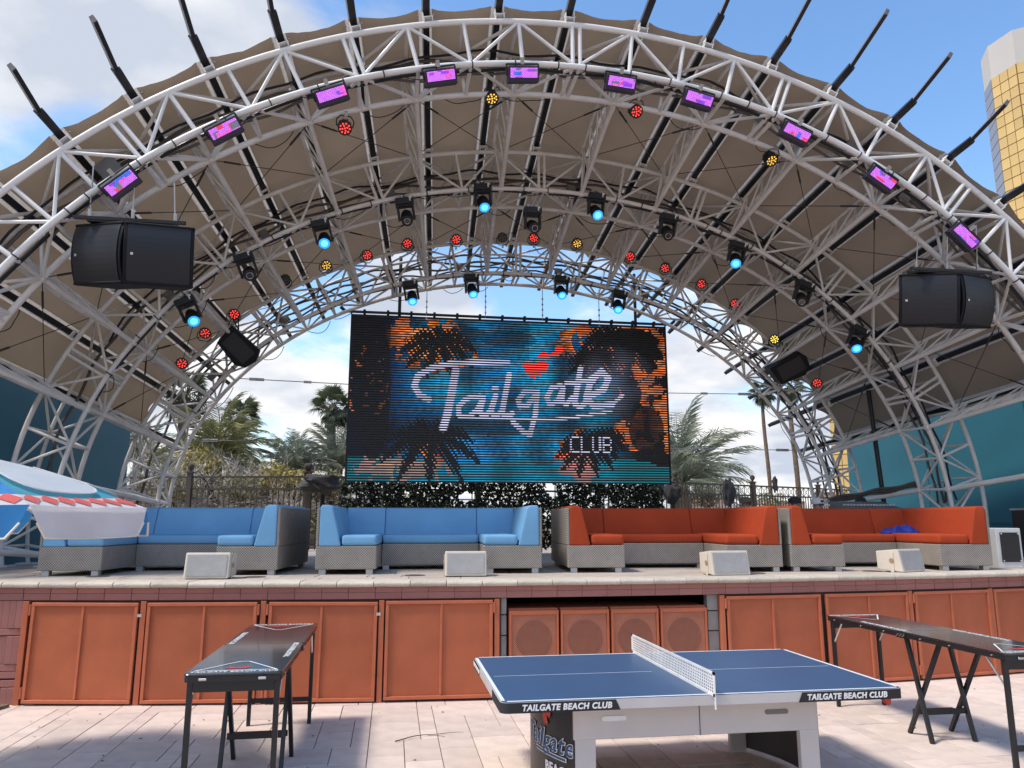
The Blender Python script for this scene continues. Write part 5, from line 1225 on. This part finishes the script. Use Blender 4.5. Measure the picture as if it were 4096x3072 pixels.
for i, (x, yb, Y, r, h, m_, lab) in enumerate([(201, 482, 22.3, 0.95, 1.55, leafy, 'golden yellow bush in front of the large date palm'), (268, 486, 22.0, 0.75, 1.2, leafy, 'yellow green bush behind the middle of the left fence'),
      (298, 490, 21.5, 0.6, 0.9, leafy, 'small yellow bush under the low date palm by the screen'), (150, 480, 23.0, 0.9, 1.5, leafs, 'green bush seen through the left leg of the rear arch'),
      (236, 492, 21.0, 0.7, 0.8, leafs, 'low green bush behind the fence below the bare twigs'), (327, 492, 21.5, 0.7, 1.0, leafs, 'green bush beside the covered lamp left of the screen'),
      (168, 494, 20.6, 0.8, 0.9, leafs, 'low olive bush behind the fence beside the rear truss leg'), (708, 500, 24.5, 0.7, 0.7, leafs, 'low green bush below the date palm right of the screen'), (775, 505, 30.0, 0.9, 0.8, leafs, 'small green bush far behind the right fence')]):
    p = atY(x, yb, Y); bush((p.x, Y, p.z - 0.35 * h), r, h, m_, lab, 50 + i, 1700 if m_ is leafy else 1300, 0.10)
for i, (x, yb, Y, r, h, lab) in enumerate([(226, 490, 21.2, 1.1, 1.7, 'tangle of bare grey twigs in front of the large date palm'), (255, 480, 23.0, 1.2, 1.9, 'bare grey shrub between date palm and grey palms'), (182, 492, 21.0, 1.1, 1.7, 'bare grey shrub behind the fence post'),
                                 (140, 492, 21.6, 1.2, 2.2, 'bare grey shrub behind the left leg of the rear arch'), (330, 488, 22.5, 1.0, 1.6, 'bare shrub below the fan palm at the screen edge'), (285, 494, 20.9, 0.9, 1.2, 'low bare shrub behind the left fence near the screen')]):
    p = atY(x, yb, Y); rr = random.Random(90 + i); t = thing('bare_shrub', lab, 'shrub', (p.x, Y, p.z - 0.7), 0, 'bare shrubs beyond the fence')
    b = MB(); twigs(b, (0, 0, 0), r, h, 150, rr, 0.012); b.build('twigs', twig, t, fixn=False)
    b = MB(); twigs(b, (0, 0, 0), r * 0.4, h * 0.8, 5, rr, 0.035); b.build('branches', twigd, t, fixn=False)
rr = random.Random(5); b = MB()
for k in range(60):
    x = rr.uniform(-11, 1.5); Y = rr.uniform(22.5, 27); leafcloud(b, (x, Y, 1.9 + rr.uniform(-0.2, 0.7)), 0.9, 0.7, 0.6, 170, 0.16, rr, 0.3, 0.3)
for k in range(26):
    x = rr.uniform(7, 26); Y = rr.uniform(27, 40); leafcloud(b, (x, Y, 0.9 + rr.uniform(-0.1, 0.3)), 1.2, 0.8, 0.45, 120, 0.2, rr, 0.3, 0.3)
o = b.build('undergrowth', leafs, None, fixn=False); tag(o, 'tangled olive undergrowth beyond the fence', 'undergrowth', kind='stuff')
# hedge below the screen
rr = random.Random(8); hg = thing('hedge', 'dark green clipped hedge on a trellis below the screen', 'hedge', (2.4, 16.0, SZ)); b = MB()
for _ in range(21000):
    q = Vector((rr.uniform(-3.5, 3.47), rr.uniform(-0.16, 0.16), rr.uniform(0.05, 1.46)))
    if mnoise.noise(Vector((q.x * 1.6, q.z * 2.2, 5))) < -0.52 or (q.z < 0.9 and mnoise.noise(Vector((q.x * 2.7, q.z * 3, 9))) < -0.40): continue
    d = Vector((rr.gauss(0, 1), rr.gauss(-.6, 1), rr.gauss(.3, 1))).normalized(); a = d.orthogonal().normalized(); a = Matrix.Rotation(rr.uniform(0, 6.28), 3, d) @ a; s_ = 0.075 * rr.uniform(.6, 1.4); w = d.cross(a) * s_ * 0.38
    b.add([q - a * s_ * .5, q + w, q + a * s_ * .5, q - w], [(0, 1, 2, 3)])
b.build('leaves', leafh, hg, fixn=False)
for i in range(24): MB().tube((-3.45 + 6.9 * i / 23, 0.02, 0), (-3.45 + 6.9 * i / 23, 0.02, 1.4), 0.012, 6).build('trellis_bar', black, hg)
for z in (0.3, 0.7, 1.1): MB().tube((-3.45, 0.04, z), (3.45, 0.04, z), 0.012, 6).build('trellis_rail', black, hg)
# shrub and gravel bed at the left front corner
gb = MB().prism([(-6.5, 6.9), (-4.12, 7.9), (-3.83, 8.86), (-6.5, 9.5)], 'z', -0.01, 0.03).build('planting_bed', gravel, None); tag(gb, kind='structure')
sh = thing('leafy_shrub', 'upright leafy shrub at the left edge before the clay tiles', 'shrub', tuple(atZ(1, 690, 0.02))); rr = random.Random(3); b = MB(); sb = MB()
for k in range(12):
    a = rr.uniform(-0.5, 0.5); p = Vector((rr.uniform(-.18, .12), rr.uniform(-.15, .15), 0)); d = Vector((sin(a) * 0.4 + 0.06, rr.uniform(-.2, .2), 1)).normalized(); hh_ = rr.uniform(0.55, 1.0); pts = [p + d * hh_ * q / 6 + Vector((0.02 * sin(q + k), 0, 0)) for q in range(7)]
    sb.path(pts, 0.006, 5)
    for q in range(26):
        c = pts[min(6, 1 + q * 6 // 26)].lerp(pts[min(6, 2 + q * 6 // 26)], rr.random()); e = Vector((rr.gauss(0, 1), rr.gauss(0, 1), rr.gauss(.8, .5))).normalized(); s_ = rr.uniform(.04, .075); w = e.orthogonal().normalized() * s_ * 0.3
        b.add([c, c + e * s_ * .5 + w, c + e * s_, c + e * s_ * .5 - w], [(0, 1, 2, 3)])
b.build('leaves', leafs, sh, fixn=False); sb.build('stems', twigd, sh)

# ================================================================== COVERED LAMPS, CLOTHING, EQUIPMENT
def lump(name, label, cat, c, rx, ry, rz_, m, seed, group=None, sag=0.0):
    t = thing(name, label, cat, c, 0, group); v = []; f = []; nu, nv = 28, 16
    for j in range(nv + 1):
        th = pi * j / nv
        for i in range(nu):
            a = 2 * pi * i / nu; q = Vector((sin(th) * cos(a), sin(th) * sin(a), cos(th))); q = Vector((math.copysign(abs(q.x) ** 0.7, q.x), q.y, math.copysign(abs(q.z) ** 0.75, q.z)))
            k = 1 + 0.40 * mnoise.noise(q * 1.9 + Vector((seed, 0, 0))) + 0.16 * mnoise.noise(Vector((q.x * 5, q.y * 5, q.z * 1.6)) + Vector((0, seed, 0)))
            v.append((q.x * rx * k * (1 + sag * max(0, -q.z)), q.y * ry * k, q.z * rz_ * k))
    for j in range(nv):
        for i in range(nu): f.append((j * nu + i, j * nu + (i + 1) % nu, (j + 1) * nu + (i + 1) % nu, (j + 1) * nu + i))
    MB().add(v, f).build('cloth', m, t, smooth=True); return t
p = atY(321, 484, 17.4); t = lump('covered_lamp', 'lamp wrapped in a charcoal cloth cover left of the screen', 'lamp', p, 0.42, 0.22, 0.20, covg, 2.0, 'covered lamps'); MB().tube((0.05, 0, -0.2), (0.05, 0, SZ - p.z), 0.05, 8).build('pole', black, t); MB().tube((-0.15, -0.25, -0.02), (0.0, -0.28, -0.12), 0.012, 6).build('tie_string', covg, t)
p = atY(672, 494, 16.4); t = lump('covered_lamp', 'lamp wrapped in a charcoal cloth cover at the right end of the hedge', 'lamp', p, 0.17, 0.16, 0.20, covg, 5.0, 'covered lamps'); MB().tube((0, 0, -0.15), (0, 0, SZ - p.z), 0.05, 8).build('pole', black, t)
p = atY(729, 492, 18.9); t = lump('hanging_jacket', 'dark jacket hung over the fence right of the screen', 'jacket', p, 0.15, 0.10, 0.33, shirt, 8.0, None, 0.25); MB().tube((0.1, -0.1, -0.3), (0.12, -0.12, -0.5), 0.012, 6).build('buckle_strap', galv, t)
p = atY(775, 484, 20.3); t = lump('hanging_bag', 'small dark bag hanging from the fence near the tall palm', 'bag', p, 0.07, 0.07, 0.2, shirt, 3.0)
# mixing desk and its stand behind the right sofa
p = atY(866, 511, 13.0); t = thing('mixing_desk', 'grey mixing desk behind the right red sofa', 'mixing desk', (p.x, 13.0, SZ))
MB().prism([(-0.3, 0.82), (-0.3, 0.88), (0.3, 1.02), (0.3, 0.82)], 'x', -0.55, 0.55).build('console', mat('grey_console', (0.12, 0.12, 0.12), 0.5), t, bevel=0.01, seg=1)
for i in range(16): MB().box((-0.5 + i / 15.0, -0.1, 0.945), (0.018, 0.06, 0.03)).build('fader', wht, t)
for sx in (-1, 1):
    for sy in (-1, 1): MB().box((sx * 0.5, sy * 0.22, 0.41), (0.05, 0.05, 0.82)).build('leg', black, t)
# white powered cabinets at the right edge
for k, (xp, yb, w, h, lab) in enumerate(((995, 566, 0.26, 0.55, 'white metal cabinet half hidden by the right sofa'), (1012, 568, 0.36, 0.55, 'white metal cabinet with black front panel at the right edge'))):
    p = atZ(xp, yb, SZ); t = thing('metal_cabinet', lab, 'cabinet', p, radians(-8), 'white cabinets at the right edge')
    MB().box((0, 0.25, h / 2), (w, 0.5, h)).build('cabinet_body', wht, t, bevel=0.012, seg=2); MB().box((0.01, -0.006, h * 0.52), (w * 0.74, 0.012, h * 0.74)).build('front_panel', black, t)
    for sx in (-1, 1):
        for sz in (-1, 1): MB().tube((sx * w * 0.33 + 0.01, -0.014, h * 0.52 + sz * h * 0.34), (sx * w * 0.33 + 0.01, -0.02, h * 0.52 + sz * h * 0.34), 0.012, 8).build('screw', silver, t)
p = atY(1024, 500, 10.9); t = thing('flight_case', 'black flight case cut by the right edge', 'case', (p.x + 0.25, 10.9, SZ)); MB().box((0, 0, 0.45), (0.5, 0.6, 0.82)).build('case_body', black, t, bevel=0.02, seg=2)
for z in (0.06, 0.84): MB().box((0, 0, z), (0.515, 0.615, 0.03)).build('edge_strip', silver, t)
p0 = atY(1018, 526, 12.6); t = thing('ladder', 'blue grey step ladder at the right edge before the teal wall', 'ladder', (p0.x, 12.6, SZ))
for sx in (0.0, 0.42): MB().box((sx, 0, 0.95), (0.05, 0.03, 1.9)).build('stile', ladderm, t)
for i in range(6): MB().box((0.21, 0, 0.3 + 0.29 * i), (0.40, 0.07, 0.025)).build('rung', ladderm, t)
MB().box((0.21, 0, 1.91), (0.50, 0.14, 0.05)).build('top_cap', mat('blue_cap', (0.02, 0.06, 0.2), 0.5), t)
a0, a1 = atY(843, 440, 13.4), atY(879, 510, 13.4); a0 = atY(826, 408, 13.4)
p = atY(874, 430, 13.6); o = MB().tube((0, 0, 0), (0.18, 0, -3.2), 0.045, 10).tube((0.18, 0, -3.2), (0.18, 0, -3.24), 0.16, 14).build('black_mast', black, None, loc=(p.x - 0.05, 13.6, SZ + 3.24)); tag(o, 'black upright pole before the right teal wall', 'pole')
# cable runs on the low purlin at the right
for k in range(3):
    A, B = pt('MC', 71.5), pt('RB', 71.5); b = MB(); b.path([A.lerp(B, u / 16) + Vector((-0.04 - 0.02 * k, 0, 0.07 + 0.018 * sin(u * 0.9 + k) + 0.03 * k)) for u in range(17)], 0.026, 6); o = b.build('cable_run', conduit, None); tag(o, f'dark cable lying along the low white tube at the right, {ORD[k]} of three', 'cable', 'cables on the low tube')

# ================================================================== PEOPLE behind the sofas
def person(px, py, Y, look, label, cap, glasses, seed):
    hp_ = atY(px, py, Y); t = thing('person', label, 'person', (hp_.x, Y, SZ), look); hz = hp_.z - SZ
    sv = hz - 0.72                                        # seat height under this head height
    J = {'pelvis': (0, 0.05, sv + 0.08), 'waist': (0, 0.03, sv + 0.24), 'chest': (0, 0.0, sv + 0.42), 'neck': (0, -0.01, sv + 0.57), 'chin': (0, -0.02, sv + 0.63), 'head': (0, -0.03, sv + 0.71), 'crown': (0, -0.02, sv + 0.79), 'nose': (0, -0.115, sv + 0.69),
         'shl': (-0.19, 0, sv + 0.50), 'ell': (-0.25, -0.08, sv + 0.26), 'wrl': (-0.17, -0.28, sv + 0.18), 'hal': (-0.14, -0.36, sv + 0.18), 'shr': (0.19, 0, sv + 0.50), 'elr': (0.25, -0.08, sv + 0.26), 'wrr': (0.17, -0.28, sv + 0.18), 'har': (0.14, -0.36, sv + 0.18),
         'hil': (-0.1, 0, sv + 0.06), 'knl': (-0.14, -0.42, sv + 0.05), 'anl': (-0.14, -0.40, 0.08), 'tol': (-0.15, -0.56, 0.04), 'hir': (0.1, 0, sv + 0.06), 'knr': (0.14, -0.42, sv + 0.05), 'anr': (0.14, -0.40, 0.08), 'tor': (0.15, -0.56, 0.04)}
    RD = {'pelvis': .15, 'waist': .14, 'chest': .155, 'neck': .06, 'chin': .068, 'head': .098, 'crown': .075, 'nose': .014, 'shl': .07, 'ell': .05, 'wrl': .032, 'hal': .035, 'shr': .07, 'elr': .05, 'wrr': .032, 'har': .035, 'hil': .10, 'knl': .07, 'anl': .045, 'tol': .04, 'hir': .10, 'knr': .07, 'anr': .045, 'tor': .04}
    E_ = [('pelvis', 'waist'), ('waist', 'chest'), ('chest', 'neck'), ('neck', 'chin'), ('chin', 'head'), ('head', 'crown'), ('head', 'nose'), ('chest', 'shl'), ('shl', 'ell'), ('ell', 'wrl'), ('wrl', 'hal'), ('chest', 'shr'), ('shr', 'elr'), ('elr', 'wrr'), ('wrr', 'har'),
          ('pelvis', 'hil'), ('hil', 'knl'), ('knl', 'anl'), ('anl', 'tol'), ('pelvis', 'hir'), ('hir', 'knr'), ('knr', 'anr'), ('anr', 'tor')]
    ks = list(J); me = bpy.data.meshes.new('body'); me.from_pydata([J[k] for k in ks], [(ks.index(a), ks.index(b)) for a, b in E_], [])
    o = bpy.data.objects.new('tmp', me); COL.objects.link(o); md = o.modifiers.new('s', 'SKIN'); md2 = o.modifiers.new('u', 'SUBSURF'); md2.levels = 1; md2.render_levels = 1
    for i, k in enumerate(ks): me.skin_vertices[0].data[i].radius = (RD[k], RD[k]); me.skin_vertices[0].data[i].use_root = (k == 'pelvis')
    dg = bpy.context.evaluated_depsgraph_get(); bm_ = bpy.data.meshes.new_from_object(o.evaluated_get(dg)); bpy.data.objects.remove(o)
    bm_.materials.clear(); bm_.materials.append(skin); bm_.materials.append(shirt)
    for pg in bm_.polygons:
        c = pg.center; pg.material_index = 1 if c.z < sv + 0.56 and not (c.y < -0.24 and c.z > sv + 0.1 and abs(c.x) < 0.22 and c.y < -0.27 and c.z < sv + 0.24) else 0; pg.use_smooth = True
    link('body', bm_, t)
    MB().box((0, 0.05, sv / 2 - 0.02), (0.36, 0.36, 0.03)).build('stool_seat', black, t).location = (0, 0, sv / 2 - 0.0)
    for sx in (-1, 1):
        for sy in (-1, 1): MB().tube((sx * 0.15, 0.05 + sy * 0.15, 0), (sx * 0.14, 0.05 + sy * 0.14, sv - 0.04), 0.014, 6).build('stool_leg', black, t)
    hc = MB(); hc.lathe([(0.112, 0.0), (0.116, 0.03), (0.110, 0.075), (0.085, 0.105), (0.04, 0.12), (0.005, 0.122)], 18); c_ = hc.build('cap', cap, t, smooth=True, loc=(0, -0.025, sv + 0.725))
    MB().prism([(-0.085, 0.0), (-0.075, -0.05), (-0.03, -0.085), (0.03, -0.085), (0.075, -0.05), (0.085, 0.0)], 'z', 0.0, 0.01).build('cap_brim', cap, c_, loc=(0, -0.095, 0.012))
    if cap is capw: MB().box((0, -0.112, 0.05), (0.06, 0.012, 0.04)).build('cap_emblem', shirt, c_)
    for s in (-1, 1): MB().lathe([(0.012, -0.03), (0.02, 0), (0.012, 0.03)], 8).build('ear', skin, t, loc=(s * 0.10, -0.02, sv + 0.69))
    if glasses:
        for s in (-1, 1): MB().box((s * 0.036, -0.118, sv + 0.712), (0.058, 0.012, 0.036)).build('sunglass_lens', lens_off, t, bevel=0.005, seg=1)
        MB().box((0, -0.118, sv + 0.72), (0.03, 0.008, 0.008)).build('sunglass_bridge', black, t)
    MB().path([(-0.035, -0.112, sv + 0.643), (0, -0.117, sv + 0.640), (0.035, -0.112, sv + 0.643)], 0.005, 5).build('mouth', mat('lip', (0.25, 0.09, 0.08), 0.6), t)
person(744.5, 503.5, 13.6, radians(12), 'person in tan cap and sunglasses looking over the red sofa back', capt, True, 1)
person(795, 503.5, 13.2, radians(160), 'person in a black cap turned away behind the red sofas', shirt, False, 2)
person(816, 504.5, 13.0, radians(20), 'person in a white cap with dark emblem behind the right red sofa', capw, True, 3)
person(861, 503.5, 13.9, radians(-20), 'person in a dark cap behind the mixing desk', shirt, False, 4)

# ================================================================== TOWERS
def tower(label, pts, zc, ztop, faces, cap=True, rows=40, step=3.4, z0=0.0):
    t = thing('gold_tower', label, 'building', (pts[0][0], pts[0][1], 0), 0, 'gold towers'); O = Vector((pts[0][0], pts[0][1], 0))
    n = len(pts); loc2 = [(x - O.x, y - O.y) for x, y in pts]
    MB().prism(loc2, 'z', 0, zc).build('wall', towerj, t)
    if cap: MB().prism([((x) * 1.0, y) for x, y in loc2], 'z', zc + 0.02, ztop).build('roof_block', towerw, t)
    for (i, cols, m_, w0) in faces:
        a, b = Vector(loc2[i]), Vector(loc2[(i + 1) % n]); d = (b - a); L = d.length; d.normalize(); nn = Vector((d.y, -d.x)); 
        ctr = Vector((sum(p[0] for p in loc2) / n, sum(p[1] for p in loc2) / n))
        if nn.dot((a + b) / 2 - ctr) < 0: nn = -nn
        cw_ = L / cols; pm_ = MB().box((0, 0, 0), (cw_ - 0.22, 0.25, step - 0.30)).mesh('window_pane', m_)
        for r in range(rows):
            z = zc - (r + 0.5) * step
            if z < z0: break
            for c in range(cols):
                q = a + d * (c + 0.5) * cw_ + nn * 0.13; o = link('window_pane', pm_, t, (q.x, q.y, z)); o.rotation_euler.z = atan2(d.y, d.x)
    return t
def azp(az, dist): return (dist * sin(radians(az)), dist * cos(radians(az)))
tower('tall gold glass tower with pale cap at the right edge', [azp(43.5, 312), azp(43.98, 303), azp(45.45, 297), azp(52, 303), azp(52, 345), azp(45, 345)], 160, 173,
      [(1, 3, gold, 0), (2, 10, gold, 0), (0, 1, mat('grey_tower_glass', (0.30, 0.30, 0.32), 0.3), 0)], True, 26, 4.0, 60)
tower('distant gold building glimpsed through the right leg of the rear arch', [azp(32.0, 300), azp(38.5, 290), azp(38.5, 330), azp(32.5, 330)], 66, 70, [(0, 10, gold, 0)], False, 16, 4.0, 2)
for i, (az, w, h, dist) in enumerate(((22, 6, 9, 260), (27.5, 5, 7, 240), (30.5, 3, 11, 280))):
    a, b = azp(az, dist), azp(az + w * 0.5, dist); c = azp(az + w * 0.5, dist + 20); e = azp(az, dist + 20)
    t = thing('distant_building', ['low pale building on the horizon behind the date palm', 'low tan building on the horizon left of the tall palms', 'low pink building on the horizon beside the rear arch'][i], 'building', (a[0], a[1], 0), 0, 'low buildings on the horizon')
    MB().prism([(x - a[0], y - a[1]) for x, y in (a, b, c, e)], 'z', 0, h).build('wall', mat('tan_stucco', (0.36, 0.26, 0.20), 0.9), t); MB().prism([(x - a[0], y - a[1]) for x, y in (a, b, c, e)], 'z', h + 0.02, h + 0.8).build('roof', mat('clay_roof', (0.22, 0.10, 0.07), 0.9), t)

# ================================================================== SMALL THINGS ON THE PAVING
p = atZ(395, 742, 0.004); pts = []
for i in range(13):
    u = i / 12; pts.append((0.62 * u, 0.10 * sin(u * 2.6) + 0.02 * u, 0.006 + 0.01 * sin(u * 5) ** 2))
tw = thing('fallen_twig', 'thin dry twig lying on the paving between the tables', 'twig', p, radians(8)); MB().path(pts, 0.004, 5, radii=[0.005 - 0.0003 * i for i in range(13)]).build('stem', twigd, tw)
MB().path([(0.30, 0.09, 0.008), (0.38, 0.05, 0.01), (0.44, 0.02, 0.006)], 0.0022, 4).build('side_shoot', twigd, tw)
rr = random.Random(77); b = MB()
for _ in range(90):
    y = rr.uniform(6.1, 8.5); x = rr.uniform(-0.45 * y, 0.9 * y); s_ = rr.uniform(0.006, 0.02); a = rr.uniform(0, 6.28)
    b.add([(x + s_ * cos(a), y + s_ * sin(a), 0.006), (x + s_ * 0.4 * cos(a + 1.6), y + s_ * 0.4 * sin(a + 1.6), 0.010), (x - s_ * cos(a), y - s_ * sin(a), 0.006), (x - s_ * 0.4 * cos(a + 1.6), y - s_ * 0.4 * sin(a + 1.6), 0.005)], [(0, 1, 2, 3)])
o = b.build('leaf_litter', twigd, None, fixn=False); tag(o, 'scattered specks of dry leaf litter on the paving', 'leaf litter', kind='stuff')
MB().prism([(-0.05, 0.03), (0.04, 0.03), (0.03, -0.035), (0.01, -0.04)], 'y', -0.02, 0.02).build('bat_holder', redp, tt, loc=(1.33, -Wd / 2 + 0.14, 0.662))
